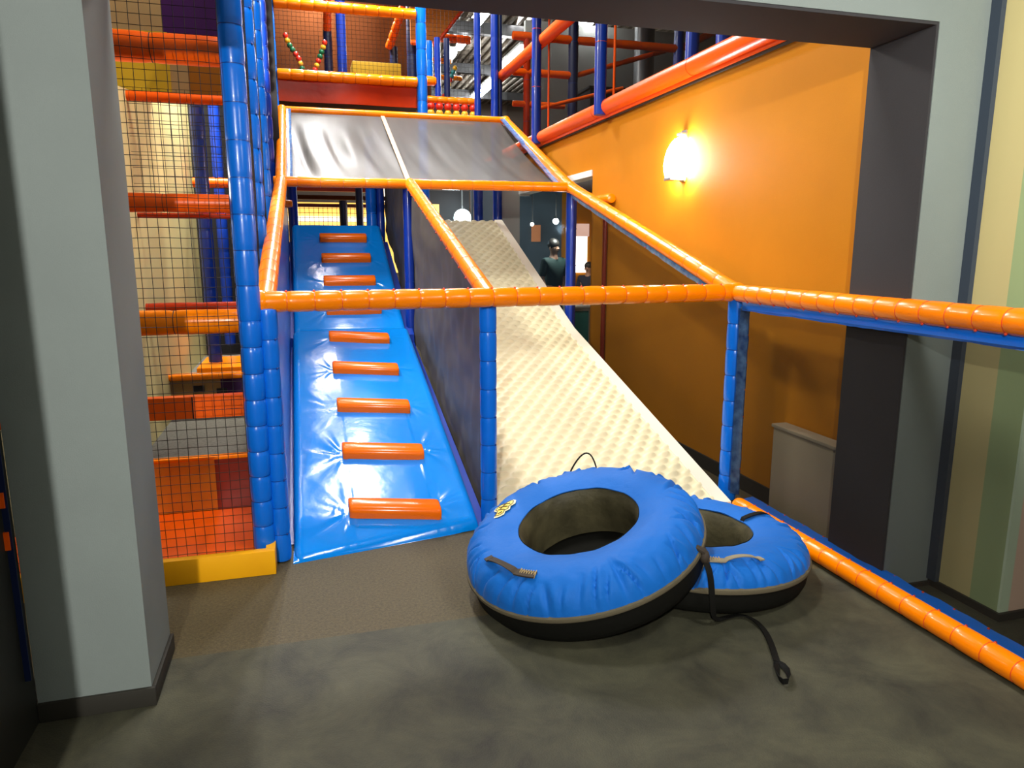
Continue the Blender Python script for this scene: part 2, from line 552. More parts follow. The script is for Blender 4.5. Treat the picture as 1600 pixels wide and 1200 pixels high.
def netmesh(o, du, dv, lu, lv, pitch, r=0.0016, clip=None, sag=0.004):
    """square-knotted cord net spanning o + a*du + b*dv"""
    mb = MB()
    o = V(o)
    du = V(du).normalized()
    dv = V(dv).normalized()
    nn = du.cross(dv)
    nu, nv = round(lu/pitch), round(lv/pitch)

    def P(a, b):
        q = V((a*3, b*3, 1.7))
        return o+du*(a+sag*noise.noise(q*1.3))+dv*(b+sag*noise.noise(q*1.7+V((9, 1, 3))))+nn*(sag*1.5*noise.noise(q))
    st = max(1, int(0.12/pitch))

    def line(pts):
        mb.rings(pts, [r]*len(pts), 3, 0, caps=False)
    for i in range(nu+1):
        a = lu*i/nu
        lo, hi = (0, lv) if clip is None else clip(a)
        if hi-lo < pitch:
            continue
        m = max(1, round((hi-lo)/0.12))
        line([P(a, lo+(hi-lo)*j/m) for j in range(m+1)])
    for j in range(nv+1):
        b = lv*j/nv
        run = []
        m = max(1, round(lu/0.1))
        for i in range(m+1):
            a = lu*i/m
            ok = clip is None or (clip(a)[0]-1e-6 <= b <= clip(a)[1]+1e-6)
            if ok:
                run.append(P(a, b))
            else:
                if len(run) > 1:
                    line(run)
                run = []
        if len(run) > 1:
            line(run)
    return mb


# ------------------------------------------------------------------ setting: floor, portal, walls
struct('floor', MB().add([(-7, -4, 0), (10, -4, 0), (10, 26, 0), (-7, 26, 0)], [(0, 1, 2, 3)]), 'floor', smooth=False)

PF, PB = 2.58, 2.95       # portal front and back planes
struct('wall_portal_left', MB().box((-0.955, PF, 0), (-0.6, PB, 3.2)), 'grey', smooth=False)
struct('wall_portal_right', MB().box((2.56, PF, 0), (2.84, PB, 3.2)), 'grey', smooth=False)
struct('wall_portal_top', MB().box((-0.6, PF, 2.515), (2.56, PB, 3.2)), 'grey', smooth=False)
# charcoal lining of the opening's right side and top (thin boards on the reveal)
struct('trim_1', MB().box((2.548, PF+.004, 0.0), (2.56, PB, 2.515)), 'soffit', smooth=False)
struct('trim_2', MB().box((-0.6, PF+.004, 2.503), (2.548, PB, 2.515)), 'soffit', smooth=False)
struct('baseboard_left', MB().box((-0.955, PF-.014, 0), (-0.586, PF, 0.07)).box((-0.6, PF, 0), (-0.586, PB, 0.07)), 'skirt', bevel=.003)
struct('baseboard_portal_right', MB().box((2.56, PF-.014, 0), (2.826, PF, 0.02)).box((2.534, PF, 0), (2.548, PB, 0.02)), 'skirt')
# orange wall and its skirting
ow = MB()
ow.box((2.77, PB, 0), (2.9, 6.85, 2.78))
ow.box((2.77, 6.85, 2.36), (2.9, 9.4, 2.78))
ow.box((2.77, 9.4, 2.36), (2.9, 11.2, 2.78))
struct('wall_right', ow, 'amberwall', smooth=False)
struct('baseboard_right', MB().box((2.755, PB, 0), (2.77, 6.85, 0.10)), 'skirt')
dj = MB()
dj.box((2.76, 6.86, 2.30), (2.91, 9.40, 2.36)).box((2.77, 9.36, 2.28), (2.90, 9.40, 2.30))
d1 = struct('door_1', dj, 'white', smooth=False)
# striped wall right of the portal
struct('wall_striped', MB().box((2.84, 2.215, 0), (4.6, PB, 3.2)), 'stripe', smooth=False)
struct('baseboard_striped', MB().box((2.826, 2.2, 0), (4.6, 2.215, 0.035)).box((2.826, 2.215, 0), (2.84, PF, 0.035)), 'skirt')
struct('trim_3', MB().box((2.815, PF-.05, 0.035), (2.84, PF, 3.2)), 'slatgap', smooth=False)  # narrow dark slate strip between the pillar and the striped wall
# dark wall left of the camera; its near end throws the shadow edge on the pillar
struct('wall_left', MB().box((-1.25, 1.55, 0), (-0.957, PF, 3.2)).box((-1.25, -0.4, 0), (-0.8, 1.55, 3.2)), 'lobby', smooth=False)
struct('wall_back', MB().box((-1.25, -3.2, 0), (5.0, -3.1, 3.2)), 'plain', smooth=False)
struct('wall_lobby_right', MB().box((4.6, -3.1, 0), (4.7, 2.95, 3.2)), 'plain', smooth=False)
struct('ceiling_lobby', MB().box((-1.25, -3.2, 3.0), (4.7, PF, 3.1)), 'plain', smooth=False)
# the big hall
struct('wall_far', MB().box((-7, 24, 0), (10, 24.2, 7)), 'hallwall', smooth=False)
struct('wall_far_left', MB().box((-7.2, 2.9, 0), (-7, 24, 7)), 'hallwall', smooth=False)
struct('wall_far_right', MB().box((9.0, 2.9, 2.75), (9.2, 24, 7)), 'hallwall', smooth=False)
rf = MB()
nst = 90
for i in range(nst):
    x0 = -7+17*i/nst
    x1 = -7+17*(i+1)/nst
    w = (x1-x0)
    xs = [x0, x0+.35*w, x0+.5*w, x0+.85*w, x1]
    zs = [6.2, 6.2, 6.28, 6.28, 6.2]
    for k in range(4):
        rf.add([(xs[k], 3, zs[k]), (xs[k+1], 3, zs[k+1]), (xs[k+1], 24.1, zs[k+1]), (xs[k], 24.1, zs[k])], [(0, 1, 2, 3)])
struct('ceiling', rf, 'roof', smooth=False)
for i, y in enumerate((8.2, 12.6, 15.6, 19, 22)):
    o = struct('trim_%d' % (4+i), MB().box((-7, y, 5.98), (9.1, y+.18, 6.2)), 'darksteel', smooth=False)
# room behind the glass
struct('wall_glass_room', MB().box((2.50, 9.4, 0), (2.775, 9.7, 2.75)), 'palegrey', smooth=False)
struct('wall_room_back', MB().box((3.3, 12.9, 0), (4.62, 13.0, 2.75)), 'roomblue', smooth=False)
struct('wall_room_side', MB().box((4.62, 12.9, 0), (6.4, 13.0, 2.75)), 'amberwall', smooth=False)
struct('wall_room_right', MB().box((6.4, 2.95, 0), (6.5, 13.0, 2.75)), 'amberwall', smooth=False)
struct('ceiling_room', MB().box((2.9, 2.95, 2.62), (9.0, 13.0, 2.77)), 'dark', smooth=False)
gl = MB().box((2.775, 9.44, 0.05), (3.46, 9.46, 2.62))
w1 = struct('window_1', gl, 'glass', smooth=False)
struct('window_frame', MB().box((2.775, 9.42, 0), (3.46, 9.48, .05)).box((3.46, 9.42, 0), (3.50, 9.48, 2.62)), 'darksteel', w1, smooth=False)

# ------------------------------------------------------------------ the sloping slide frame
XL, XM, XR = -0.20, 0.965, 2.53
YA, YB, YC = 3.85, 6.82, 9.2       # front bar, middle bar, top bar
ZA, ZB, ZC = 1.335, 2.175, 3.18
YL, YR = 3.76, 3.92                # the front bar is slightly skewed
fr = thing('climbing_structure', 'orange and blue padded tube frame sloping up over the blue climbing ramp and cream slide', 'play frame', (1.1, 3.85, 0))


def bar(name, p0, p1, r, m='orange', seg=.13, parent=None, tie='tie', knob=(0, 0, 1), label=None, **k):
    return obj(name, padded(p0, p1, r, seg, knob=knob, **k), [m, tie], parent, label=label, angle=60)


LB0, LB1, LB2 = V((XL, YL, ZA+.005)), V((-0.165, YB, ZB)), V((-0.165, YC, ZC))
MB0, MB1, MB2 = V((XM, YA, ZA)), V((XM, YB, ZB+.01)), V((XM+.01, YC, ZC+.02))
RB0, RB1, RB2 = V((XR+.02, YR, ZA-.003)), V((XR, YB, ZB+.01)), V((XR, YC, ZC))
fb0 = V((XL-.03, YL-.01, ZA+.005))
bar('front_bar', fb0, RB0+V((.02, 0, 0)), .053, parent=fr, pinch=.09, seg=.135, bulge=.02)
bar('middle_crossbar', LB1-V((.06, 0, 0)), RB1, .045, parent=fr, knob=(0, .5, -1), seg=.2, pinch=.05, bulge=.01)
bar('top_crossbar', LB2-V((.06, 0, 0)), RB2+V((.03, 0, 0)), .045, parent=fr, knob=(0, 1, 0), seg=.25, pinch=.03, bulge=.01)
for a, b, c, nm in ((LB0, LB1, LB2, 'l'), (RB0, RB1, RB2, 'r')):
    kx = -1 if nm == 'l' else 1
    mb = padded(a, b, .053, .2, .01, .03, knob=(kx, 0, -.6))
    padded(b, c, .05, .2, .01, .03, knob=(kx, 0, -.6), mb=mb)
    obj('slope_bar', mb, ['orange', 'tie'], fr, angle=60)
obj('slope_bar', padded(MB0, MB1, .05, .2, .01, .03, knob=(-1, 0, -.5)), ['orange', 'tie'], fr, angle=60)
# wrapped corner joints
for p, s in ((LB0+V((-.03, -.005, -.005)), 1.25), (RB0, 1.2)):
    obj('corner_wrap', MB().ball(p, .056*s, 14, 10, sc=(1, 1, .95)), 'orange', fr)
for p in (LB1, LB2, RB1, RB2):
    obj('corner_wrap', MB().ball(p, .060, 12, 8), 'orange', fr)
# posts
for x, y, z1, r, m, k in ((XL+.01, YL-.04, ZA-.03, .047, 'blue', .15), (XM, YA+.04, ZA-.03, .048, 'blue', .16), (XR+.03, YR-.01, ZA-.03, .056, 'blue', .17),
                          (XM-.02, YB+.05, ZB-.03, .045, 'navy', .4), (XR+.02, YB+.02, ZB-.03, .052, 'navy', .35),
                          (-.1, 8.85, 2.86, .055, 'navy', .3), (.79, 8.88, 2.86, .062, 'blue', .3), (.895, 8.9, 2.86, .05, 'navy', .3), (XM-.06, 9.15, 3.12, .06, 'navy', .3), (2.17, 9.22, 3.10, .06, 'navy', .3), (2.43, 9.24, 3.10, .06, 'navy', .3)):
    lo = 0.0 if y < 8 or x > .7 else 1.6
    obj('post', padded((x, y, max(lo, .008)), (x, y, z1), r, k, .02, .07 if k < .2 else .03, knob=(1, -1, 0)), [m, 'darktie'], fr, angle=60)


def slope_z(y):
    return ZA+(ZB-ZA)*(y-YA)/(YB-YA) if y < YB else ZB+(ZC-ZB)*(y-YB)/(YC-YB)


# canopy cloth between the middle and top crossbars
def canopy(u, v):
    x = XL+.08+(XR-XL-.16)*u
    y = YB+.05+(YC-YB-.1)*v
    z = slope_z(y)-.012-.05*math.sin(PI*v)*(1-.3*u)
    q = abs(x-XM)
    z -= .035*math.sin(PI*v)*min(1, q/.25)
    k = max(0, (XM-x))/1.1
    fold = noise.noise(V((x*5.5+y*.55, y*.35, 3.1)))+.6*noise.noise(V((x*11+y*.8, y*.6, 8)))
    z += fold*(.055*k+.016)*math.sin(PI*min(1, v*1.1+.02))
    return V((x, y, z))


cn = obj('roof_fabric', MB().grid(90, 60, canopy), 'canopy', fr, label='grey cloth stretched between the top crossbars')
obj('show_through_strip', MB().ribbon([V((XM+.02*t, YB+.05+(YC-YB-.1)*t, slope_z(YB+.05+(YC-YB-.1)*t)-.006)) for t in [i/12 for i in range(13)]], (.045, 0, 0), (0, 0, 1), .006), 'seam', cn, label='apricot strip added for the middle bar showing through the cloth')  # strip added where the bar shows through the cloth
# laced pale blue border strips along the canopy


def strip(name, p0, p1, wv, m='bluestrip', parent=fr, n=30, amp=.008, th=.012):
    p0 = V(p0)
    p1 = V(p1)
    wv = V(wv)
    nn = (p1-p0).cross(wv).normalized()

    def fn(u, v):
        p = p0.lerp(p1, u)+wv*(v-.5)
        return p+nn*(amp*noise.noise(p*9)+.5*th*(1-(2*v-1)**2))+wv*.08*noise.noise(p*14)*(v-.5)*2
    mb = MB().grid(n, 6, fn)
    mb.grid(n, 6, lambda u, v: fn(u, v)-nn*th*.8)
    k = int((p1-p0).length/.16)
    for i in range(1, k):
        mb.ball(p0.lerp(p1, i/k)+wv*.42, .006, 6, 4, 1)
    return obj(name, mb, [m, 'tie'], parent, angle=60)


strip('lacing_strip', LB1+V((.075, .1, .0)), LB2+V((.075, -.1, 0)), (.05, 0, .0))
strip('lacing_strip', RB1+V((-.075, .1, .0)), RB2+V((-.075, -.1, 0)), (.06, 0, .0))
strip('lacing_strip', RB0+V((-.005, .12, -.035)), RB1+V((0, -.05, -.075)), (0, .02, -.06))

# cloth divider between the ramp and the slide


def ramp_z(y):
    return max(0, .285*(y-3.82)) if y < 6.75 else .835+.47*(y-6.75)


def divider(u, v):
    y = 3.93+(9.15-3.93)*u
    z0 = max(.02, ramp_z(y)-.12)
    z1 = slope_z(y)-.035
    z = z0+(z1-z0)*v
    x = XM+.012+.022*noise.noise(V((y*3, z*2.2+y*1.3, 2)))+.012*noise.noise(V((y*7, z*6, 5)))
    if u < .05:
        x += .0
    return V((x, y, z))


obj('divider_cloth', MB().grid(120, 46, divider), 'divider', fr, label='charcoal cloth wall between the blue ramp and the cream slide')
# fine net closing the right side
sn = MB()
ys = [YR+.06+(YB-YR-.06)*i/20 for i in range(21)]
sn.grid(20, 1, lambda u, v: V((XR+.015, YR+.06+(YB-.05-YR-.06)*u, .04+(slope_z(YR+.06+(YB-.05-YR-.06)*u)-.10-.04)*v)))
obj('side_net', sn, 'finenet', fr, label='fine black net under the right slope bar')
# blue padded wall along the left of the ramp
lw = MB()
lw.grid(40, 6, lambda u, v: V((XL+.045+.004*noise.noise(V((u*20, v*4, 0))), 3.84+(8.7-3.84)*u, max(.01, ramp_z(3.84+(8.7-3.84)*u)-.1)+(slope_z(3.84+(8.7-3.84)*u)-.06-max(.01, ramp_z(3.84+(8.7-3.84)*u)-.1))*v)))
obj('side_cloth', lw, 'navy', fr, label='dark blue vinyl sheet along the left side of the ramp')

# ------------------------------------------------------------------ blue climbing ramp
cr = thing('climbing_ramp', 'glossy blue vinyl climbing ramp with orange foam rungs, left of the cream slide', 'climbing ramp', (.34, 3.75, 0))
MX0, MX1 = -0.135, 0.895
STEPS_LOW = [3.985, 4.59, 5.20, 5.815, 6.435]
STEPS_UP = [6.99, 7.50, 7.955, 8.40]
SX0, SX1 = .172, .68


def slab(y0, y1, zf, x0, x1, thick, skew, creases):
    """padded slab following zf(y), puffed edges, pulled-in creases round the rungs"""
    mb = MB()
    NU, NV = 120, 170

    def top(u, v):
        x = x0+(x1-x0)*u
        yy = y0+skew*(u-1)*(1-v)
        y = yy+(y1-yy)*v
        e = min(u, 1-u)*(x1-x0)
        f = min(v, 1-v)*(y1-y0)
        r = .05
        drop = 0
        if e < r:
            drop += r-math.sqrt(max(0, r*r-(r-e)**2))
        if f < r:
            drop += r-math.sqrt(max(0, r*r-(r-f)**2))
        z = zf(y)-min(drop, .06)
        for cx, cy, sgn, A in creases:
            dx, dy = (x-cx)*sgn, y-cy
            if dx < -.03:
                continue
            d = math.hypot(dx, dy)
            if d > .5:
                continue
            an = math.atan2(dy, max(dx, .02))
            z += A*math.exp(-d/.16)*(noise.noise(V((an*2.6+cx*7, cy*3, d*1.5)))+.35*noise.noise(V((an*6+cy*5, cx, d*2))))*min(1, d/.05)*min(1, e/.08)
        z += .0035*noise.noise(V((x*3, y*2.2, 1)))
        return V((x, y, z))
    mb.grid(NU, NV, top)
    # skirt down to the underside
    o = 0
    W_ = NU+1
    edge = [i for i in range(W_)] + [j*W_+NU for j in range(1, NV+1)] + [NV*W_+i for i in range(NU-1, -1, -1)] + [j*W_ for j in range(NV-1, 0, -1)]
    n = len(edge)
    lowv = []
    for i in edge:
        p = mb.v[i]
        lowv.append(V((p.x, p.y, max(.004, p.z-thick))))
    base = len(mb.v)
    mb.add(lowv, [])
    for k in range(n):
        a, b = edge[k], edge[(k+1) % n]
        mb.f.append((a, base+k, base+(k+1) % n, b))
        mb.m.append(0)
    mb.f.append(tuple(base+k for k in range(n)))
    mb.m.append(0)
    return mb


def low_z(y):
    return .055+.285*(y-3.78)-.02*max(0, 1-(y-3.7)/.3)


def high_z(y):
    return .905+.48*(y-6.75)


cl = []
for i, y in enumerate(STEPS_LOW):
    A = (.020, .018, .012, .007, .005)[i]
    cl += [(SX0, y+.02, -1, A*.8), (SX1, y+.02, 1, A)]
obj('lower_mat', slab(3.84, 6.70, low_z, MX0, MX1, .22, .19, cl), 'matblue', cr, angle=80)
cl = [(SX0, y, -1, .004) for y in STEPS_UP]+[(SX1, y, 1, .006) for y in STEPS_UP]
obj('upper_mat', slab(6.66, 8.78, high_z, MX0+.01, MX1-.02, .25, 0, cl), 'matblue', cr, angle=80)


rb = MB()
for a, b in ((3.90, 6.72), (6.72, 8.75)):
    za, zb = ramp_z(a), ramp_z(b)
    rb.prism([(MX0-.02, a, max(.006, za-.02)), (MX0-.02, b, zb-.10), (MX0-.02, b, zb-.30), (MX0-.02, a, .004)], (XM-.012-MX0+.02, 0, 0))
obj('ramp_base', rb, 'navy', cr, smooth=False, label='dark blue base under the mats')


def rung(y, zf, sl, skw):
    mb = MB()
    t = V((0, math.cos(sl), math.sin(sl)))
    n = V((0, -math.sin(sl), math.cos(sl)))
    L = .15
    h = .062
    prof = [(-L/2, -.02), (-L/2, h*.55), (-L/2+.008, h*.85), (-L/2+.025, h), (L/2-.04, h*.95), (L/2-.012, h*.7), (L/2, h*.25), (L/2, -.02)]
    k = len(prof)
    xs = [(SX0+.0, .9), (SX0+.006, .97), (SX0+.02, 1), (SX1-.02, 1), (SX1-.006, .97), (SX1, .9)]
    vs = []
    for x, q in xs:
        y0 = y+skw*(x-(SX0+SX1)/2)
        for a, b in prof:
            vs.append(V((x, y0, zf(y0)))+t*a*q+n*b*q)
    fs = [(i*k+j, i*k+(j+1) % k, (i+1)*k+(j+1) % k, (i+1)*k+j) for i in range(5) for j in range(k)]
    fs += [tuple(range(k))[::-1], tuple(range(5*k, 6*k))]
    mb.add(vs, fs)
    return mb


for y in STEPS_LOW:
    obj('rung', rung(y, low_z, math.atan(.285), -.17), 'rung', cr, angle=50)
for y in STEPS_UP:
    obj('rung', rung(y, high_z, math.atan(.48), 0), 'rung', cr, angle=50)

# ------------------------------------------------------------------ cream slide
sl = thing('slide', 'wide cream bumpy plastic slide with a plain ivory edge, right of the blue ramp', 'slide', (1.7, 3.8, 0))
SLX0, SLX1 = XM+.045, 2.36


def sl_z(y):
    if y < 6.45:
        return .06+.285*(y-3.72)
    return .06+.285*2.73+.415*(y-6.45)


def bump(x, y):
    px, py = .112, .150
    best = 0
    for oy in (0, 1):
        q = y/(py/2)
        j = math.floor((q-oy)/2)*2+oy
        for jj in (j, j+2):
            cy = jj*py/2
            off = .5*px*(jj % 2)
            i = round((x-off)/px)
            cx = i*px+off
            dx, dy = x-cx, y-cy
            a = (dx*.95+dy*.3)/.050
            b = (dy*.95-dx*.3)/.022
            d = a*a+b*b
            if d < 1:
                best = max(best, (1-d)**.55)
    return best*.022


sg = MB()
y_lo, y_hi = 3.72, 9.1
NY, NX = 430, 108
sg.grid(NX, NY, lambda u, v: V((SLX0+(SLX1-SLX0)*u, y_lo+(y_hi-y_lo)*v, sl_z(y_lo+(y_hi-y_lo)*v)+bump(SLX0+(SLX1-SLX0)*u, y_lo+(y_hi-y_lo)*v)))) 
obj('slide_bed', sg, 'slide', sl, angle=80)
eg = MB()


def edgef(x0, x1, dz):
    pts = [3.70, 6.45, 9.12]
    for a, b in zip(pts[:-1], pts[1:]):
        za, zb = sl_z(a), sl_z(b)
        eg.add([(x0, a, za+dz), (x1, a, za+dz), (x1, b, zb+dz), (x0, b, zb+dz), (x0, a, max(.004, za-.06)), (x1, a, max(.004, za-.06)), (x1, b, zb-.06), (x0, b, zb-.06)],
               [(0, 1, 2, 3), (4, 7, 6, 5), (0, 4, 5, 1), (1, 5, 6, 2), (2, 6, 7, 3), (3, 7, 4, 0)])


edgef(SLX1-.005, 2.455, .012)
obj('slide_edge', eg, 'slideedge', sl, smooth=False, label='smooth ivory edge strip')
ub = MB()
for a, b in ((3.75, 6.45), (6.45, 9.1)):
    ub.prism([(2.44, a, max(.006, sl_z(a)-.065)), (2.44, b, sl_z(b)-.065), (2.44, b, sl_z(b)-.20), (2.44, a, max(.004, sl_z(a)-.2))], (-1.4, 0, 0))
obj('slide_base', ub, 'wine', sl, smooth=False, label='dark red base under the slide')

# ------------------------------------------------------------------ right guard rail
gr = thing('guard_rail', 'orange padded guard rail with blue laced net running toward the camera at right', 'railing', (2.5, 2.8, 0))
G0, G1 = V((XR-.0, YR-.06, ZA-.003)), V((2.50, 0.9, 1.335))
bar('top_rail', G0, G1, .052, parent=gr, knob=(-.5, 0, -1), pinch=.05, bulge=.01)
B0, B1 = V((2.475, 3.655, .056)), V((2.475, 0.9, .056))
bar('bottom_rail', B0, B1, .05, parent=gr, knob=(.7, 0, 1), pinch=.05, bulge=.01)
strip('border_strip', G0+V((0.0, -.05, -.072)), G1+V((0, 0, -.072)), (0, 0, -.055), 'blue', gr, 60, .006)
strip('border_strip', B0+V((.055, 0, .035)), B1+V((.055, 0, .035)), (.085, 0, .02), 'blue', gr, 60, .008)
strip('border_strip', V((XR+.035, YR-.085, .06)), V((XR+.035, YR-.085, 1.25)), (.03, -.055, 0), 'bluestrip', gr, 30, .004)
obj('guard_net', MB().grid(10, 6, lambda u, v: V((2.50+.006*math.sin(PI*v), YR-.11+(0.95-YR+.11)*u, .10+(1.245-.10)*v))), 'finenet', gr, label='fine black net')

# ------------------------------------------------------------------ beige box by the orange wall
bx = thing('radiator_cover', 'beige boxed cover standing against the orange wall beside the dark portal', 'cover', (2.71, 3.3, 0))
obj('cabinet_box', MB().box((2.665, 3.02, 0), (2.757, 3.62, .545)), 'beige', bx, bevel=.004)
obj('cabinet_top', MB().box((2.655, 3.0, .545), (2.757, 3.63, .565)), 'beige', bx, bevel=.004)

pp = thing('wall_pipe', 'thin brown pipe with an orange cap up the amber wall near the doorway', 'pipe', (2.75, 6.45, 0))
obj('pipe', MB().rings([V((2.745, 6.45, 0)), V((2.745, 6.45, 2.0))], [.022]*2, 10), 'wine', pp)
obj('cap', padded((2.73, 6.28, 2.05), (2.73, 6.70, 2.05), .045, .2), ['orange', 'tie'], pp, label='orange padded cap')

# ------------------------------------------------------------------ wall lamp
lp = thing('wall_lamp', 'glowing white half round wall lamp on the orange wall', 'lamp', (2.77, 5.04, 2.1))
obj('back_plate', MB().box((2.752, 5.00, 2.09), (2.768, 5.07, 2.46)), 'lampmetal', lp, bevel=.003)
sh = MB()


def shade(u, v):
    a = PI*(u-.5)
    z = 2.12+.30*v
    r = .125*math.sqrt(max(0, 1-v**2.6))*(.86+.14*min(1, v*4))+.004
    return V((2.752-r*1.1*math.cos(a), 5.035+r*math.sin(a), z))


sh.grid(20, 14, shade)
obj('lamp_shade', sh, 'sconce', lp)
obj('clip', MB().box((2.63, 4.985, 2.098), (2.76, 5.085, 2.118)), 'lampmetal', lp, bevel=.002)
obj('clip', MB().box((2.715, 5.0, 2.422), (2.76, 5.07, 2.44)), 'lampmetal', lp, bevel=.002)

# ------------------------------------------------------------------ inflatable snow tubes


class TubeGeo:
    def __init__(s, c, ax, ay, Ro, Rh, hr, ht, hb, seed, over=None):
        s.c = V(c)
        s.over = over
        s.n = V((ax, ay, 1)).normalized()
        s.u = V((0, 1, 0)).cross(s.n).normalized()
        s.w = s.n.cross(s.u)
        s.Ro, s.Rh, s.hr, s.ht, s.hb, s.seed = Ro, Rh, hr, ht, hb, seed
        q = random.Random(seed)
        s.folds = []
        a = q.uniform(0, .2)
        while a < 2*PI:
            s.folds.append((a, q.uniform(.018, .045), q.uniform(.012, .042), q.uniform(.45, .80), q.uniform(-.55, .55)))
            a += q.uniform(.07, .20)

    def pt(s, r, a, h):
        p = s.c+s.u*(r*math.cos(a))+s.w*(r*math.sin(a))+s.n*h
        g = s.over
        if g is not None:      # the soft tube is squashed by the one lying on it
            q = p-g.c
            hq = q.dot(g.n)
            rr = (q-g.n*hq).length
            if rr < g.Ro+.06:
                low = -g.hb-.016
                if rr > g.Ro-.04:
                    low += g.hb*min(1, ((rr-g.Ro+.04)/.04))**3
                if rr > g.Ro-.0:
                    low += 1.5*(rr-g.Ro)
                if hq > low:
                    p = p+V((0, 0, -1))*((hq-low)/g.n.z)
        p.z = max(p.z, .004)
        return p

    def top_h(s, r):
        """height of the cover at radius r"""
        prof = s.prof()
        for (r0, h0), (r1, h1) in zip(prof[:-1], prof[1:]):
            if r0 <= r <= r1:
                return h0+(h1-h0)*(r-r0)/(r1-r0)
        return 0

    def prof(s):
        Ro, Rh = s.Ro, s.Rh
        W_ = Ro-Rh
        pk = s.ht
        out = []
        for i in range(57):
            t = i/56
            if t < .42:
                q = t/.42
                h = s.hr+(pk-s.hr)*math.sin(q*PI/2)
            else:
                q = (t-.42)/.58
                h = pk*math.sqrt(max(0, 1-q**2.3))
            out.append((Rh+W_*t, h))
        return out

    def surf(s, r, a, extra=0):
        return s.pt(r, a, s.top_h(r)+.002+extra)

    def wr(s, r, a):
        t = (r-s.Rh)/(s.Ro-s.Rh)
        p = V((math.cos(a)*4.2, math.sin(a)*4.2, s.seed))
        big = .006*noise.noise(p*.8+V((0, 0, t*2)))
        env = max(0, min(1, (t-.40)/.25))*max(0, min(1, (1.0-t)/.025))
        out = big+.005*noise.noise(V((math.cos(a)*9, math.sin(a)*9, s.seed+t*5)))*env
        for a0, w, d, t0, sl in s.folds:
            if t < t0:
                continue
            da = (a-a0-sl*(1-t)+PI) % (2*PI)-PI
            q = abs(da)/w
            if q < 3:
                g = math.exp(-q*q*1.6) if da > 0 else math.exp(-q*q*5)
                ramp = min(1, (t-t0)/(1-t0)*1.8)
                out += -d*ramp*g*max(0, min(1, (1.0-t)/.02)) + .35*d*ramp*math.exp(-((da/w-1.6)**2))*max(0, min(1, (1.0-t)/.05))
        return out


def snow_tube(g, label, seed):
    t = thing('snow_tube', label, 'snow tube', (g.c.x, g.c.y, 0), 'blue covered snow tubes')
    NA = 380
    pr = g.prof()
    mb = MB()
    k = len(pr)
    mb.grid(NA, k-1, lambda u, v: g.pt(pr[round(v*(k-1))][0], 2*PI*u, pr[round(v*(k-1))][1]+g.wr(pr[round(v*(k-1))][0], 2*PI*u)))
    mb.grid(NA, 5, lambda u, v: g.pt(g.Rh+.006*math.sin(PI*v), 2*PI*u, g.hr-.0+.004-.02*v+g.wr(g.Rh, 2*PI*u)), 1)
    cov = obj('cover', mb, ['cover', 'rubber'], t, angle=80)
    # tan binding round the widest line
    mb = MB()
    bn = [(g.Ro-.004, .010), (g.Ro+.006, .004), (g.Ro+.008, -.006), (g.Ro+.004, -.016), (g.Ro-.006, -.018)]
    mb.grid(140, 4, lambda u, v: g.pt(bn[round(v*4)][0], 2*PI*u, bn[round(v*4)][1]))
    obj('binding', mb, 'binding', t, label='olive tan webbing binding')
    # black rubber bottom, closed
    hb = g.hb
    pb = [(g.Ro-.006, -.016), (g.Ro-.005, -.04), (g.Ro-.010, -hb*.62), (g.Ro-.024, -hb*.85), (g.Ro-.055, -hb*.97), (g.Ro-.12, -hb), (g.Rh*.8, -hb*.98), (g.Rh*.4, -hb*.96), (.002, -hb*.96)]
    mb = MB()
    mb.grid(140, len(pb)-1, lambda u, v: g.pt(pb[round(v*(len(pb)-1))][0], 2*PI*u, pb[round(v*(len(pb)-1))][1]))
    obj('rubber_base', mb, 'rubber', t)
    # inner rubber ring seen through the hole
    pi_ = [(g.Rh+.004, g.hr-.004), (g.Rh-.012, g.hr-.03), (g.Rh-.02, g.hr-.08), (g.Rh-.016, g.hr-.13), (g.Rh+.0, -hb*.85), (g.Rh+.03, -hb*.95)]
    mb = MB()
    mb.grid(140, len(pi_)-1, lambda u, v: g.pt(pi_[round(v*(len(pi_)-1))][0]+.004*noise.noise(V((math.cos(u*2*PI)*5, math.sin(u*2*PI)*5, v*3))), 2*PI*u, pi_[round(v*(len(pi_)-1))][1]))
    obj('inner_ring', mb, 'inner', t, label='dusty olive inner ring')
    return t, cov


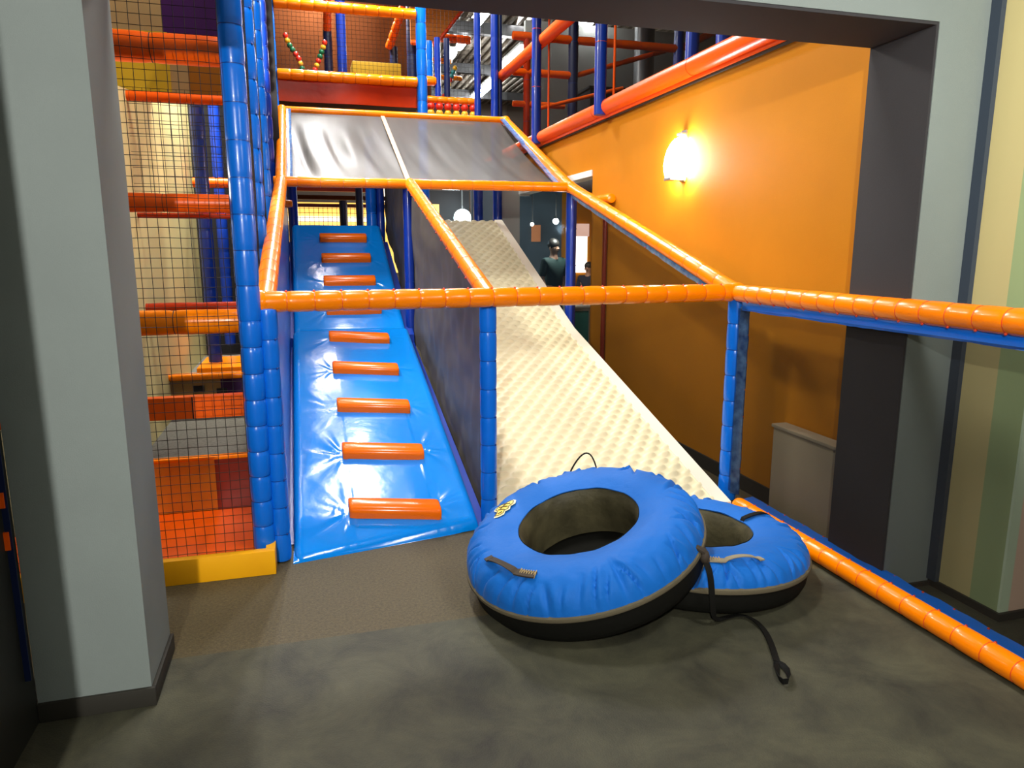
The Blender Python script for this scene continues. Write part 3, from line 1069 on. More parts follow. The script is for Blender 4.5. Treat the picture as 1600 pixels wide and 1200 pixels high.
def handle(g, parent, a0, a1, a2, r, m, wid=.034):
    """strap loop from a0 to a1 with a stitched patch from a1 to a2"""
    mb = MB()
    N = 14
    pts, ws, ns = [], [], []
    for i in range(N+1):
        q = i/N
        a = a0+(a1-a0)*q
        pts.append(g.surf(r, a, .004+.022*math.sin(PI*q)**.6))
        ws.append((g.pt(1, a, 0)-g.pt(0, a, 0)).normalized()*wid*(1-.25*math.sin(PI*q)))
        ns.append(g.n)
    mb.ribbon(pts, ws, ns, .004)
    pts, ws, ns = [], [], []
    for i in range(9):
        a = a1+(a2-a1)*i/8
        pts.append(g.surf(r, a, .004))
        ws.append((g.pt(1, a, 0)-g.pt(0, a, 0)).normalized()*wid*1.15)
        ns.append(g.n)
    mb.ribbon(pts, ws, ns, .006)
    # small patch at the far foot
    da = -.05*(1 if a1 > a0 else -1)
    pts = [g.surf(r, a0+da*i/3, .004) for i in range(4)]
    mb.ribbon(pts, [(g.pt(1, a0, 0)-g.pt(0, a0, 0)).normalized()*wid*1.1]*4, g.n, .006)
    o = obj('handle', mb, m, parent, smooth=False)
    st = MB()
    for i in range(6):
        q0 = a1+(a2-a1)*(.25+.75*i/6)
        q1 = a1+(a2-a1)*(.25+.75*(i+1)/6)
        for x, y in ((-1, 1), (1, -1)):
            st.rings([g.surf(r+x*wid*.5, q0, .011), g.surf(r+y*wid*.5, q1, .011)], [.0014]*2, 4)
    for q0 in (.22, 1.0):
        q0 = a1+(a2-a1)*q0
        st.rings([g.surf(r-wid*.55, q0, .011), g.surf(r+wid*.55, q0, .011)], [.0018]*2, 4)
    obj('stitching', st, 'goldthread', o)
    return o


D = math.radians
g1 = TubeGeo((1.180, 2.945, .262), -.274, -.069, .553, .28, .118, .146, .15, 12)
g2 = TubeGeo((1.80, 3.05, .138), .05, .026, .565, .295, .092, .108, .13, 40, g1)
t2, cov2 = snow_tube(g2, 'round blue covered snow tube lying flat on the floor behind, beside the orange bottom rail', 2)
t1, cov1 = snow_tube(g1, 'round blue covered snow tube in front with a yellow emblem, tilted on the other tube', 1)
handle(g1, cov1, D(-168), D(-146), D(-134), .462, 'brownweb')
handle(g2, cov2, D(-84), D(-103), D(-114), .485, 'tan')
# emblem: pale outline, gold centre, dark lines
em = [(-.068, -.018), (-.045, -.030), (-.02, -.024), (.0, -.032), (.022, -.022), (.045, -.026), (.068, -.010), (.072, .008), (.052, .006), (.030, .012), (.022, .030), (-.002, .034), (-.022, .024), (-.03, .010), (-.048, .004), (-.066, -.004)]


def emb(g, poly, h, rc=.402, ac=D(133), sc=1.25):
    a_dir = D(0)
    out = []
    for x, y in poly:
        r = rc+y*sc
        a = ac+x*sc/rc
        out.append(g.surf(r, a, h))
    return out


ep = MB()
P_ = emb(g1, em, .0035)
cen = emb(g1, [(0, 0)], .0035)[0]
nE = len(em)
ep.add(P_+[cen], [(i, (i+1) % nE, nE) for i in range(nE)], 0)
P2 = emb(g1, [(x*.80, y*.66) for x, y in em], .0055)
cen = emb(g1, [(0, 0)], .0055)[0]
ep.add(P2+[cen], [(i, (i+1) % nE, nE) for i in range(nE)], 1)
for a, b in (((-.035, -.014), (-.022, .012)), ((-.012, -.016), (.002, .018)), ((.012, -.015), (.02, .010)), ((-.03, .002), (.012, .004)), ((.03, -.012), (.048, -.002))):
    q = emb(g1, [(a[0]+(b[0]-a[0])*i/4, a[1]+(b[1]-a[1])*i/4) for i in range(5)], .0075)
    ep.rings(q, [.0022]*5, 5, 2)
P3 = emb(g1, [(x*.86, y*.76) for x, y in em]+[(em[0][0]*.86, em[0][1]*.76)], .0065)
ep.rings(P3, [.0016]*len(P3), 5, 2)
obj('emblem', ep, ['emblemlight', 'emblem', 'emblemdark'], cov1, label='yellow printed emblem')
# black cord loop standing up at the back of the tilted tube
lpz = []
pa, pb = g1.surf(.535, D(74)), g1.surf(.525, D(57))
for i in range(15):
    q = i/14
    lpz.append(pa.lerp(pb, q)+V((.02*math.sin(PI*q), 0, .105*math.sin(PI*q)**.75+.01*math.sin(5*q))))
obj('cord_loop', MB().rings(lpz, [.0045]*15, 6), 'blackweb', t1)
# tow strap knotted to the front tube, trailing over the floor
kn = g1.pt(.557, D(-47), -.01)
floor_pts = [(1.603, 2.497, .055), (1.64, 2.52, .018), (1.70, 2.545, .008), (1.765, 2.547, .016), (1.803, 2.50, .012), (1.803, 2.43, .008), (1.775, 2.345, .008), (1.735, 2.26, .008), (1.70, 2.19, .008)]
pts = [kn+V((.01, -.018, -.03)), V((1.568, 2.485, .27)), V((1.578, 2.48, .18)), V((1.587, 2.483, .11))]+[V(p) for p in floor_pts]
pts2 = []
for a, b in zip(pts[:-1], pts[1:]):
    pts2 += [a.lerp(b, i/4) for i in range(4)]
pts2.append(pts[-1])
# smooth
for _ in range(6):
    pts2 = [pts2[0]]+[(pts2[i-1]+pts2[i]*2+pts2[i+1])/4 for i in range(1, len(pts2)-1)]+[pts2[-1]]
ws, ns = [], []
n_ = len(pts2)
for i, p in enumerate(pts2):
    d = (pts2[min(i+1, n_-1)]-pts2[max(i-1, 0)]).normalized()
    fl = min(1, max(0, (i/n_-.32)/.12))
    upv = V((0, -1, .2)).lerp(V((.25, .1, 1)), fl)
    w = d.cross(upv).normalized()
    ws.append(w*.027)
    ns.append(w.cross(d).normalized())
st = obj('tow_strap', MB().ribbon(pts2, ws, ns, .0035), 'blackweb', t1, label='black webbing tow strap ending in a sewn loop')
lo = [V((1.70, 2.19, .008)), V((1.672, 2.15, .012)), V((1.648, 2.11, .016)), V((1.632, 2.078, .018)), V((1.632, 2.058, .018)), V((1.650, 2.056, .018)), V((1.672, 2.078, .018)), V((1.695, 2.12, .016)), V((1.705, 2.16, .012)), V((1.702, 2.195, .010))]
lw_, ln_ = [], []
for i in range(len(lo)):
    d = (lo[min(i+1, len(lo)-1)]-lo[max(i-1, 0)]).normalized()
    s_ = math.sin(PI*i/(len(lo)-1))
    w = V((0, 0, 1)).lerp(d.cross(V((0, 0, 1))), 1-.9*s_).normalized()
    lw_.append(w*.024)
    ln_.append(d.cross(w).normalized())
obj('strap_loop', MB().ribbon(lo, lw_, ln_, .0035), 'blackweb', st)
obj('knot', MB().ball(kn+V((.008, -.012, -.008)), .026, 10, 7, sc=(.8, .9, 1.25)).rings([kn+V((-.03, .0, .035)), kn+V((.0, -.014, .02)), kn+V((.02, -.016, -.03))], [.012, .015, .012], 8), 'brownweb', st)
# strap over the ring of the tube behind
sp, sw_, sn_ = [], [], []
for i in range(17):
    q = i/16
    r = .278+(.565-.278)*q
    a = D(3)+D(8)*q
    sp.append(g2.surf(max(r, g2.Rh), a, .006)+(V((0, 0, -.06*(1-q/.12))) if q < .12 else V((0, 0, 0))))
    sw_.append((g2.pt(1, a+PI/2, 0)-g2.c).normalized()*.03)
    sn_.append(g2.n)
obj('strap', MB().ribbon(sp, sw_, sn_, .004), 'blackweb', t2, label='black strap over the ring')

# ------------------------------------------------------------------ left play tower
tw = thing('play_tower', 'tall netted play tower with blue padded posts and orange rollers at left', 'play structure', (-.65, 3.7, 0))
tl = -1.55
obj('kerb_board', MB().box((tl, 3.555, 0), (-.215, 3.60, .125)).box((-.26, 3.60, 0), (-.215, 3.74, .125)), 'yelloworange', tw, bevel=.003)
obj('post', padded((-.27, 3.69, 1.26), (-.27, 3.69, 4.4), .0545, .165, .015, .045, knob=(1, 1, 0), n=18, mb=padded((-.27, 3.69, .09), (-.27, 3.69, 1.26), .052, .13, .04, .10, knob=(1, 1, 0), n=18)), ['blue', 'darktie'], tw, angle=60)
for y, m in ((4.88, 'blue'), (6.1, 'blue'), (7.35, 'navy')):
    obj('post', padded((-.27, y, .0), (-.27, y, 4.6), .048, .2, .04, .1, knob=(1, -1, 0)), [m, 'darktie'], tw, angle=60)
for x, y in ((-.715, 6.05), (-.72, 7.3)):
    obj('post', padded((x, y, .62 if y < 7 else .70), (x, y, 4.4), .05, .22, .02, .05), ['navy', 'darktie'], tw, angle=60)
for z, r, y, m in ((2.50, .066, 3.83, 'red'), (1.81, .044, 3.80, 'red'), (1.245, .060, 3.82, 'orange'), (2.475, .030, 4.88, 'red'), (1.795, .017, 4.88, 'darkred'), (1.235, .034, 4.88, 'darkred'), (.715, .026, 5.40, 'orange')):
    obj('roller', padded((tl, y, z), (-.315, y, z), r, .28, .01, .05, n=18), [m, 'cord'], tw, angle=60)
obj('roller', padded((-.90, 7.0, 2.165), (-.32, 7.0, 2.165), .045, .2, .01, .05), ['red', 'darkred'], tw)
obj('deck_beam', MB().box((tl, 3.80, .765), (-.315, 3.86, .875)).box((-.575, 3.797, .765), (-.570, 3.80, .875), 1).box((-.86, 3.797, .765), (-.855, 3.80, .875), 1), ['red', 'cord'], tw, bevel=.0)
obj('tower_floor', MB().box((tl, 3.60, .0), (-.31, 4.32, .10)), 'red', tw, bevel=.01)
obj('riser_panel', MB().box((tl, 4.32, .10), (-.56, 4.36, .405)), 'amberpanel', tw, smooth=False)
obj('riser_panel', MB().box((-.56, 4.32, .10), (-.31, 4.36, .405)), 'wine', tw, smooth=False)  # dark red panel painted in for a purple reflection on the riser
obj('nosing', MB().box((tl, 4.305, .405), (-.31, 4.36, .424)), 'orange', tw, bevel=.004)
obj('deck_carpet', MB().box((tl, 4.36, .30), (-.31, 5.40, .42)), 'greycarpet', tw, smooth=False)
bh = MB().box((tl, 5.42, .42), (-.62, 5.46, .70)).box((-.62, 5.42, .42), (-.31, 5.46, .70), 1)  # purple part painted in for a reflection on the panel
bh.box((-.80, 5.412, .60), (-.73, 5.42, .645), 2).box((-.65, 5.412, .575), (-.58, 5.42, .62), 2)
obj('step_panel', bh, ['tanpanel', 'purple', 'dark'], tw, smooth=False)
obj('step_cushion', MB().box((-.82, 5.75, .60), (-.31, 6.35, .72)), 'orange', tw, bevel=.015)
obj('step_carpet', MB().box((-.98, 5.46, .30), (-.31, 7.3, .60)), 'greycarpet', tw, smooth=False)
obj('side_panel', MB().prism([(-1.0, 4.36, .42), (-1.0, 7.40, .42), (-1.0, 7.40, 2.93), (-1.0, 5.6, 2.60), (-1.0, 4.36, 2.45)], (.05, 0, 0)), 'cream', tw, smooth=False, label='cream yellow wall panel')
up_p = MB().box((tl, 5.6, 2.58), (-.81, 5.64, 3.02))
obj('upper_panel', up_p, 'ochre', tw, smooth=False, label='yellow wall panel, colour darkened for shade')
obj('upper_panel', MB().box((-.81, 5.62, 2.58), (-.70, 5.64, 3.02)), 'tanpanel', tw, smooth=False, label='narrow dull panel')
obj('upper_panel', MB().box((-.70, 5.62, 2.58), (-.31, 5.64, 3.02)), 'brownamber', tw, smooth=False, label='brownish amber panel')
obj('upper_panel', MB().box((tl, 5.6, 3.02), (-.83, 5.65, 4.2)), 'tanpanel', tw, smooth=False, label='tan panel at the top')
obj('upper_panel', MB().box((-.83, 5.6, 3.02), (-.31, 5.65, 4.2)), 'purple', tw, smooth=False, label='purple padded panel at the top')
obj('front_net', netmesh((-1.5, 3.60, .09), (1, 0, 0), (0, 0, 1), 1.185, 3.6, .0445, .0017), 'cord', tw, label='black square front net')
obj('inner_net', netmesh((-1.5, 4.86, 1.8), (1, 0, 0), (0, 0, 1), 1.185, .72, .046, .0016), 'cord', tw, label='black square inner net')
obj('side_net', netmesh((-.268, 3.74, .15), (0, 1, 0), (0, 0, 1), 3.5, 4.2, .06, .0018), 'cord', tw, label='black square side net')
obj('back_drape', MB().grid(30, 4, lambda u, v: V((-1.6+1.42*u, 7.9+.02*math.sin(u*40), .3+3.9*v))), 'dark', tw, label='black drape at the back')
obj('side_drape', MB().grid(30, 4, lambda u, v: V((-.30+.006*math.sin(u*50), 6.2+1.7*u, .6+2.6*v))), 'dark', tw, label='black drape behind the posts')
# bits of rail seen between the tower posts and the slide frame
bar('roller', (-.225, 7.4, 2.02), (-.09, 7.42, 2.02), .035, 'orange', parent=tw)

# dark blue strip with orange marks, added for a post seen through a gap
hs = MB()
hp = [V((-.945-.0*i, 2.50, 1.30-.11*i)) for i in range(11)]
hs.ribbon(hp, (.018, 0, 0), (0, 1, 0), .006, 0)
hs.box((-.962, 2.495, .80), (-.942, 2.508, .85), 1).box((-.962, 2.495, .66), (-.942, 2.508, .72), 1)
tag(obj('post_stand_in', hs, ['darknavy', 'red'], smooth=False), 'dark blue strip with orange marks, added for a blue post glimpsed beside the left grey pillar', 'strap')

# ------------------------------------------------------------------ upper play deck behind the slide frame
ud = thing('upper_play_deck', 'upper level of orange bars and blue posts above the grey cloth canopy', 'play structure', (.65, 9.65, 3.2))
UY = 9.62
obj('post', padded((-.262, UY, 1.9), (-.262, UY, 5.9), .06, .3, .02, .06, knob=(1, -1, 0)), ['blue', 'darktie'], ud)
obj('post', padded((1.545, UY, 1.9), (1.545, UY, 5.9), .065, .3, .02, .06, knob=(1, -1, 0)), ['blue', 'darktie'], ud)
obj('post', padded((1.80, 10.6, 3.93), (1.80, 10.6, 4.42), .06, .3, .02, .06, knob=(1, -1, 0)), ['blue', 'darktie'], ud)
for z, a in ((3.665, .07), (4.46, .07)):
    bar('crossbar', (-.20, UY, z), (1.48, UY, z), .062, parent=ud, seg=.155, pinch=.06, bulge=.01, tie='darkred')
obj('skirt_panel', MB().grid(24, 4, lambda u, v: V((-.2+1.68*u, UY+.02+.012*math.sin(u*9), 3.36+.26*v))), 'darkred', ud, label='deep red vinyl skirt under the lower bar')
obj('post', padded((.60, 10.2, 3.72), (.60, 10.2, 5.9), .062, .4, .02, .03), ['navy', 'darktie'], ud)
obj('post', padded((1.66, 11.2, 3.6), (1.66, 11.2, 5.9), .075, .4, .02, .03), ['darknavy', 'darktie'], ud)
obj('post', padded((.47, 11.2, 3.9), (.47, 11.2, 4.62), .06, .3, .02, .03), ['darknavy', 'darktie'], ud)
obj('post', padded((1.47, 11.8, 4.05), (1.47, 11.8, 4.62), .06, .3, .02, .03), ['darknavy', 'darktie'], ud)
bar('slope_bar', (.47, 11.2, 4.62), (.47, 10.0, 5.4), .055, 'red', parent=ud)
bar('slope_bar', (1.40, 11.8, 4.6), (1.66, 11.2, 5.3), .06, 'red', parent=ud)
obj('back_panel', MB().grid(40, 6, lambda u, v: V((-.6+2.75*u, 12.45+.03*noise.noise(V((u*8, v*3, 0))), 3.3+2.7*v))), 'brown', ud, label='brown mesh cloth behind the deck')
obj('deck_board', MB().box((-.3, UY+.05, 3.36), (1.5, 12.4, 3.44)), 'brown', ud, smooth=False)
obj('cushion', MB().box((.72, 10.15, 3.62), (1.36, 10.5, 4.0)), 'ochre', ud, bevel=.02, label='ochre yellow padded block')
obj('top_panel', MB().box((.55, 10.6, 5.02), (1.62, 10.65, 5.9)), 'ochre', ud, smooth=False, label='ochre yellow panel above the upper bar')
obj('deck_net', netmesh((-.2, UY+.1, 3.45), (1, 0, 0), (0, 0, 1), 1.7, 2.2, .05, .002), 'cord', ud, label='black net behind the bars')
# brown slanting roof panel at the right of the deck
obj('side_panel', MB().prism([(1.62, 11.0, 6.0), (2.50, 11.0, 6.0), (2.50, 11.0, 5.12), (1.98, 11.0, 4.50), (1.62, 11.0, 4.50)], (0, .05, 0)), 'browncloth', ud, smooth=False, label='brown cloth panel with a slanting edge')
bar('edge_bar', (1.62, 10.98, 4.49), (1.98, 10.98, 4.49), .035, 'red', parent=ud, seg=.2)
obj('edge_bar', padded((1.98, 10.98, 4.49), (2.52, 10.98, 5.16), .025, .3), ['darkred', 'darkred'], ud)
# bar with two rows of balls
bw = thing('bead_barrier', 'orange bar over a row of red and yellow balls beside the blue post', 'play barrier', (2.1, 10.3, 3.3))
bar('top_bar', (1.72, 10.3, 3.60), (2.42, 10.3, 3.60), .045, parent=bw, seg=.14)
for i in range(6):
    x = 1.77+.118*i
    obj('red_ball', MB().ball((x, 10.3, 3.512), .054, 12, 8), 'red_b', bw)
    obj('yellow_ball', MB().ball((x, 10.3, 3.425), .050, 12, 8), 'yellow_b', bw)
obj('lower_bar', padded((1.72, 10.3, 3.31), (2.42, 10.3, 3.31), .03, .2), ['orange', 'tie'], bw)

# right part: tall twin posts and cross bars
tp = thing('twin_post_structure', 'tall blue twin posts with orange cross bars behind the canopy corner', 'play structure', (2.6, 10.1, 0))
for x, y, r, m in ((2.38, 10.1, .045, 'navy'), (2.62, 10.1, .052, 'navy'), (2.705, 10.15, .035, 'darknavy'), (1.89, 10.4, .042, 'navy'), (2.02, 10.4, .042, 'darknavy')):
    z1 = 6.0 if x > 2.2 else 4.42
    obj('post', padded((x, y, 0 if x > 2.2 else 3.5), (x, y, z1), r, .4, .01, .05, knob=(1, -1, 0)), [m, 'darktie'], tp)
for x0, x1, y, z, r, m in ((2.15, 2.6, 11.5, 4.72, .06, 'red'), (1.75, 2.6, 13.0, 4.76, .045, 'orange'), (1.75, 3.0, 14, 4.72, .04, 'orange'), (1.62, 1.86, 10.4, 3.86, .06, 'orange')):
    bar('crossbar', (x0, y, z), (x1, y, z), r, m, parent=tp, seg=.2)
obj('tower_net', netmesh((1.72, 10.7, 3.7), (1, 0, 0), (0, 0, 1), .9, 2.2, .055, .0022), 'cord', tp, label='black net panel')


def bead_string(name, label, pts, r, cols, group=None):
    t = thing(name, label, 'bead string', pts[0], 'strings of coloured balls')
    ps = [V(p) for p in pts]
    L = sum((b-a).length for a, b in zip(ps[:-1], ps[1:]))
    k = max(2, int(L/(r*1.7)))

    def at(d):
        for a, b in zip(ps[:-1], ps[1:]):
            l = (b-a).length
            if d <= l:
                return a.lerp(b, d/l)
            d -= l
        return ps[-1]
    obj('cord', MB().rings(ps, [.006]*len(ps), 5), 'cord', t)
    for i in range(k):
        obj('bead', MB().ball(at(L*(i+.5)/k), r, 10, 7), cols[i % len(cols)], t)
    return t


bead_string('bead_string', 'string of coloured balls hanging by the left blue post of the upper deck', [(-.10, 10.2, 4.28), (-.06, 10.2, 4.16), (.06, 10.2, 3.98), (.12, 10.2, 3.78)], .035, ['red_b', 'yellow_b', 'green_b', 'green_b', 'red_b'])
bead_string('bead_string', 'string of coloured balls slanting beside the dark post in the upper deck', [(.41, 10.4, 4.28), (.34, 10.4, 4.10), (.28, 10.4, 3.95), (.22, 10.4, 3.82)], .036, ['red_b', 'yellow_b', 'green_b', 'green_b', 'red_b', 'yellow_b'])
bead_string('bead_string', 'string of yellow and teal balls hanging in the far netted bay at right', [(2.60, 12.6, 4.60), (2.52, 12.6, 4.42), (2.44, 12.6, 4.2), (2.34, 12.6, 4.02)], .04, ['yellow_b', 'teal_b', 'teal_b', 'red_b'])
bs = thing('bead_rope', 'orange and clear plastic bead rope hanging behind the tall left blue posts', 'bead string', (-.24, 7.6, 3.4))
obj('cord', MB().rings([V((-.300, 7.8, 4.2)), V((-.275, 7.8, 3.25))], [.006]*2, 5), 'cord', bs)
for i in range(9):
    z = 4.15-.11*i
    o = obj('bead', MB().ball((-.299+.0255*i/9, 7.8, z), .042, 10, 7, sc=(1, 1, 1.35)), 'orange' if i % 2 == 0 else 'clear_b', bs)

# ------------------------------------------------------------------ mezzanine rail on top of the orange wall
mz = thing('mezzanine_railing', 'orange beam and handrail with blue posts along the top of the orange wall', 'railing', (2.74, 7, 2.78))
bar('base_beam', (2.72, 3.1, 2.87), (2.72, 10.2, 2.87), .066, 'red', parent=mz, seg=1.6, pinch=.03, bulge=.0, tie='darkred')
obj('base_board', MB().box((2.73, 3.0, 2.78), (2.89, 11.2, 2.93)), 'red', mz, bevel=.004)
obj('edge_trim', MB().box((2.745, 3.0, 2.765), (2.765, 11.2, 2.79)), 'skirt', mz, smooth=False)
bar('handrail', (2.74, 6.52, 3.93), (2.74, 10.25, 3.93), .07, 'red', parent=mz, seg=1.85, pinch=.03, bulge=.0, tie='darkred')
for x, y, r, z1 in ((2.665, 8.36, .055, 5.9), (2.665, 6.45, .055, 5.9), (2.83, 5.1, .05, 5.5), (2.83, 4.68, .05, 5.5)):
    obj('post', padded((x, y, 2.80), (x, y, z1), r, .6, .0, .03, knob=(-1, -1, 0)), ['navy', 'red'], mz)
for y in (8.32, 6.45):
    obj('lacing_cord', MB().rings([V((2.80, y, 2.9)), V((2.80, y, 4.4))], [.012]*2, 6), 'red', mz)
obj('rail_net', MB().grid(10, 4, lambda u, v: V((2.80, 4.4+5.8*u, 2.93+2.6*v))), 'thinnet', mz, label='thin black net behind the rail')

# far play frame above the room
fp = thing('far_play_structure', 'far frame of orange cross bars and grey blue posts seen above the orange wall', 'play structure', (4.0, 10, 2.78))
for x0, x1, y, z, r in ((2.85, 5.35, 10.0, 4.42, .055), (2.85, 3.75, 10.0, 3.96, .05), (2.85, 3.6, 10.0, 3.55, .04)):
    bar('crossbar', (x0, y, z), (x1, y, z), r, 'red', parent=fp, seg=.3, pinch=.03)
bar('slope_bar', (3.75, 10.0, 3.96), (5.35, 10.4, 4.5), .035, 'red', parent=fp, seg=.3)
bar('slope_bar', (5.35, 10.0, 4.42), (6.3, 10.3, 4.9), .05, 'red', parent=fp, seg=.3)
bar('slope_bar', (3.0, 9.6, 3.4), (4.3, 9.6, 3.75), .025, 'red', parent=fp, seg=.3)
for x, y, z0, z1, r, m in ((3.72, 10.0, 2.78, 6.0, .07, 'darknavy'), (5.33, 10.0, 4.1, 6.0, .07, 'navy'), (3.05, 10.0, 2.78, 4.4, .05, 'darkred')):
    obj('post', padded((x, y, z0), (x, y, z1), r, .5, .0, .03), [m, 'darktie'], fp)
obj('far_net', MB().grid(4, 4, lambda u, v: V((2.85+4*u, 10.3, 2.8+3.2*v))), 'thinnet', fp, label='thin black net')
cw = thing('column', 'round grey steel column rising to the roof behind the mezzanine rail', 'column', (5.75, 12, 2.78))
obj('shaft', MB().rings([V((5.75, 12.0, 2.78)), V((5.75, 12.0, 6.2))], [.17]*2, 20), 'steel', cw)
obj('collar', MB().rings([V((5.75, 12.0, 5.9)), V((5.75, 12.0, 6.1))], [.2]*2, 20), 'steel', cw)
struct('wall_mezzanine_back', MB().box((4.3, 14.2, 2.78), (9.0, 14.3, 5.9)), 'palegrey', smooth=False)
tag(obj('storage_box', MB().box((4.3, 10.8, 2.8), (5.1, 11.4, 3.98)).box((4.27, 10.77, 3.98), (5.13, 11.43, 4.02)), 'dark', bevel=.01), 'dark box on the mezzanine in front of the steel column', 'box')

# ------------------------------------------------------------------ ceiling tube lamps


def tube_lamp(x, y0, y1, z, label):
    t = thing('ceiling_lamp', label, 'lamp', (x, (y0+y1)/2, z), 'fluorescent ceiling lamps')
    obj('housing', MB().box((x-.13, y0, z+.07), (x+.13, y1, z+.13)), 'white', t, bevel=.01)
    obj('lamp_tube', MB().rings([V((x, y0, z)), V((x, y1, z))], [.08, .08], 12), 'lit', t)
    obj('hanger', MB().box((x-.01, (y0+y1)/2-.01, z+.13), (x+.01, (y0+y1)/2+.01, 6.2)), 'darksteel', t, smooth=False)
    return t


tube_lamp(3.52, 13.5, 14.9, 5.98, 'lit ceiling tube, topmost of the row between the blue posts')
tube_lamp(5.12, 19.3, 22.0, 5.98, 'lit ceiling tube, lowest of the row beside the twin blue posts')
tube_lamp(4.97, 16.4, 18.6, 5.98, 'lit ceiling tube just above the start of the orange handrail')
tube_lamp(5.62, 13.9, 15.0, 5.98, 'lit ceiling tube right of the orange handrail')
tube_lamp(3.53, 16.1, 16.7, 5.98, 'small lit ceiling lamp, upper of two beside the brown panel')
tube_lamp(3.50, 17.2, 17.8, 5.98, 'small lit ceiling lamp, lower of two beside the brown panel')
tube_lamp(3.30, 19.5, 21.5, 5.98, 'lit ceiling tube seen between the two short blue posts')
# round lamp seen under the canopy
gb = thing('globe_lamp', 'round glowing white globe lamp seen under the canopy above the slide', 'lamp', (2.72, 13.0, 2.2))
obj('globe', MB().ball((2.68, 12.6, 2.12), .15, 20, 14), 'globe', gb)
obj('stem', MB().rings([V((2.68, 12.6, 2.25)), V((2.68, 12.6, 2.75))], [.015]*2, 8), 'darksteel', gb)
obj('ceiling_cup', MB().rings([V((2.68, 12.6, 2.68)), V((2.68, 12.6, 2.75))], [.05, .07], 14), 'darksteel', gb)
tag(obj('panel_lamp', MB().box((2.30, 12.2, 2.58), (2.62, 12.5, 2.62)), 'globe', bevel=.01), 'flat glowing panel lamp just under the middle crossbar, above the globe lamp', 'lamp')

# low play area seen through the gap at the top of the blue ramp
bk = thing('ball_play_room', 'low lit play bay with brown beams and gold panels seen over the top of the ramp', 'play structure', (.5, 11.5, 1.9))
obj('back_panel', MB().box((-.6, 12.2, 1.2), (2.2, 12.25, 2.32)), 'goldlit', bk, smooth=False, label='gold panel, its light put in as a glow')
obj('back_panel', MB().box((-.4, 12.15, 2.02), (1.3, 12.2, 2.10)).box((1.10, 12.15, 2.34), (1.5, 12.2, 2.62)), 'palelit', bk, smooth=False, label='pale panel, its light put in as a glow')
for z, h, m in ((2.50, .10, 'darkred'), (2.36, .06, 'brown'), (2.64, .08, 'brown'), (2.24, .05, 'wine')):
    obj('beam', MB().box((-.5, 11.6, z-h/2), (1.05 if z > 2.4 else 1.6, 11.7, z+h/2)), m, bk, smooth=False)
obj('post', padded((.78, 10.6, 0), (.78, 10.6, 3.2), .05, .4, .0, .03), ['darknavy', 'darktie'], bk)
obj('post', padded((.60, 11.4, 0), (.60, 11.4, 2.3), .06, .4, .0, .03), ['darknavy', 'darktie'], bk)
obj('dark_panel', MB().box((1.95, 12.95, 1.2), (2.88, 13.0, 2.6)), 'dark', bk, smooth=False, label='black panel behind the globe lamp')
obj('dark_panel', MB().box((2.2, 9.75, 0), (2.5, 9.8, 2.75)), 'roomblue', bk, smooth=False, label='slate panel beside the pale pillar')
obj('ladder_mesh', netmesh((-.45, 11.9, 1.6), (1, 0, 0), (0, 0, 1), 1.6, .68, .07, .004), 'brownweb', bk, label='brown mesh')

# ------------------------------------------------------------------ the room behind the glass


def lamp(name, p, r, m, label):
    t = thing(name, label, 'lamp', p, 'pendant lamps behind the glass')
    obj('bulb', MB().ball(p, r, 14, 10), m, t)
    obj('cord', MB().rings([V(p)+V((0, 0, r)), V((p[0], p[1], 2.62))], [.008]*2, 6), 'darksteel', t)
    obj('lamp_cap', MB().rings([V(p)+V((0, 0, r*.7)), V(p)+V((0, 0, r*1.6))], [r*.6, r*.3], 12), 'darksteel', t)


lamp('pendant_lamp', (3.84, 11.0, 2.02), .045, 'warmlamp', 'bright warm pendant lamp behind the glass, the right one')
lamp('pendant_lamp', (3.45, 11.0, 1.97), .028, 'warmlamp', 'small warm pendant lamp behind the glass above the orange picture')
point('room_light', (3.9, 10.9, 1.9), 45, .05, (1, .85, .7))
tag(obj('picture', MB().box((4.03, 12.87, 1.72), (4.20, 12.9, 2.02)).box((4.05, 12.865, 1.74), (4.18, 12.87, 2.0)), 'picture', smooth=False), 'small orange picture on the wall behind the glass', 'picture')
wn = MB().box((4.78, 12.86, 1.15), (5.12, 12.9, 1.82))
w2 = struct('window_2', wn, 'window', smooth=False)
struct('window_frame', MB().box((4.75, 12.85, 1.82), (5.15, 12.9, 2.05)), 'pinklit', w2, smooth=False)  # emissive pink band above the window
cb = thing('cabinet', 'pale low cabinet in the far room, seen right of the navy post', 'cabinet', (4.5, 11.3, 0))
obj('cabinet_body', MB().box((4.15, 11.2, 0), (4.9, 11.6, .62)), 'white', cb, bevel=.01)
obj('cabinet_top', MB().box((4.12, 11.17, .62), (4.93, 11.63, .66)), 'palegrey', cb, bevel=.005)
obj('door', MB().box((4.18, 11.185, .05), (4.50, 11.2, .58)), 'teal_b', cb, smooth=False, label='pale blue door')


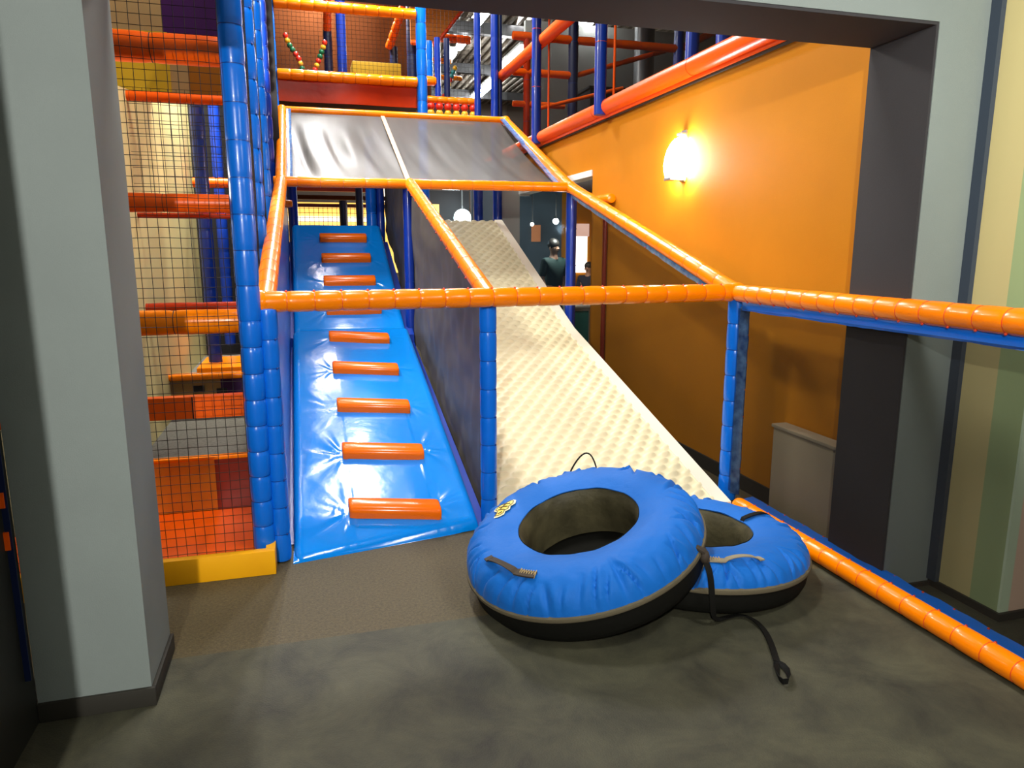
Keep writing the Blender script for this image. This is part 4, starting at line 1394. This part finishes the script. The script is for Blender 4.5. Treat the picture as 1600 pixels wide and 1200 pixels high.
def skin_mesh(name, joints, edges, m, parent, lev=2):
    me = bpy.data.meshes.new(name)
    me.from_pydata([V(j[0])-wpos(parent) for j in joints], edges, [])
    o = bpy.data.objects.new(name, me)
    C.objects.link(o)
    o.parent = parent
    md = o.modifiers.new('skin', 'SKIN')
    for i, j in enumerate(joints):
        r = j[1]
        me.skin_vertices[0].data[i].radius = r if isinstance(r, tuple) else (r, r)
        me.skin_vertices[0].data[i].use_root = (i == 0)
    sb = o.modifiers.new('sub', 'SUBSURF')
    sb.levels = lev
    sb.render_levels = lev
    bpy.context.view_layer.update()
    dg = bpy.context.evaluated_depsgraph_get()
    ev = o.evaluated_get(dg)
    nm = bpy.data.meshes.new_from_object(ev)
    o.modifiers.clear()
    o.data = nm
    bpy.data.meshes.remove(me)
    nm.name = name
    nm.materials.clear()
    nm.materials.append(M[m])
    nm.polygons.foreach_set('use_smooth', [True]*len(nm.polygons))
    return o


def person(loc, H, face, label, shirt, trousers, lean=0):
    """standing figure; face = heading of the body (radians, 0 = toward -Y)"""
    t = thing('person', label, 'person', loc)
    k = H/1.75
    cf, sf = math.cos(face), math.sin(face)

    def P(x, y, z):
        x, y = x*k, y*k
        return V((loc[0]+cf*x-sf*y, loc[1]+sf*x+cf*y, loc[2]+z*k))
    J = [(P(0, 0, .95), .13*k), (P(0, 0, 1.12), .125*k), (P(0, .0, 1.32), .15*k), (P(0, .01, 1.46), .07*k), (P(0, 0, 1.53), .055*k), (P(0, -.015, 1.60), .082*k), (P(0, -.01, 1.69), .075*k)]
    E_ = [(0, 1), (1, 2), (2, 3), (3, 4), (4, 5), (5, 6)]
    for s in (-1, 1):
        b = len(J)
        J += [(P(s*.19, .0, 1.40), .06*k), (P(s*.25, .01, 1.13), .045*k), (P(s*.24, -.10, .90), .034*k), (P(s*.235, -.13, .84), .028*k)]
        E_ += [(2, b), (b, b+1), (b+1, b+2), (b+2, b+3)]
        h = b+3
        for i, (dx, dy, dz) in enumerate(((-.02, -.03, -.085), (-.007, -.03, -.095), (.008, -.03, -.09), (.022, -.028, -.075))):
            J.append((P(s*(.235+dx), -.13+dy, .84+dz), .009*k))
            E_.append((h, len(J)-1))
        J.append((P(s*.205, -.175, .80), .010*k))
        E_.append((h, len(J)-1))
        b = len(J)
        J += [(P(s*.095, 0, .88), .085*k), (P(s*.105, -.005, .50), .058*k), (P(s*.11, .02, .10), .042*k), (P(s*.115, -.03, .045), .042*k), (P(s*.12, -.13, .035), .035*k)]
        E_ += [(0, b), (b, b+1), (b+1, b+2), (b+2, b+3), (b+3, b+4)]
    body = skin_mesh('body', J, E_, 'skin', t)
    Js = [(P(0, 0, .93), .165*k), (P(0, 0, 1.12), .155*k), (P(0, 0, 1.33), .175*k), (P(0, .01, 1.45), .08*k)]
    Es = [(0, 1), (1, 2), (2, 3)]
    for s in (-1, 1):
        b = len(Js)
        Js += [(P(s*.195, 0, 1.40), .078*k), (P(s*.25, .01, 1.14), .062*k)]
        Es += [(2, b), (b, b+1)]
    skin_mesh('shirt', Js, Es, shirt, t)
    Jt = [(P(0, 0, .95), .15*k)]
    Et = []
    for s in (-1, 1):
        b = len(Jt)
        Jt += [(P(s*.095, 0, .86), .10*k), (P(s*.105, -.003, .50), .075*k), (P(s*.11, .02, .08), .06*k)]
        Et += [(0, b), (b, b+1), (b+1, b+2)]
    skin_mesh('trousers', Jt, Et, trousers, t)
    hd = P(0, .012, 1.672)
    obj('hair', MB().ball(hd, .098*k, 16, 10, sc=(1, 1.05, .98)), 'hair', t)
    fc = MB()
    fc.ball(P(0, -.105, 1.60), .018*k, 8, 6)
    for s in (-1, 1):
        fc.ball(P(s*.085, 0, 1.605), .022*k, 8, 6, sc=(.5, 1, 1.4))
    obj('ears_and_nose', fc, 'skin', body)
    ey = MB()
    for s in (-1, 1):
        ey.ball(P(s*.032, -.088, 1.625), .010*k, 6, 5)
    ey.ball(P(0, -.092, 1.565), .02*k, 8, 5, sc=(1, .4, .3))
    obj('eyes_and_mouth', ey, 'hair', body)
    return t


person((3.83, 11.05, 0), 1.74, D(25), 'person in a dark green shirt standing behind the glass', 'greenshirt', 'bluecloth')
person((4.77, 11.9, 0), 1.36, D(-40), 'small person in dark blue clothes standing before the bright far window', 'bluecloth', 'bluecloth')
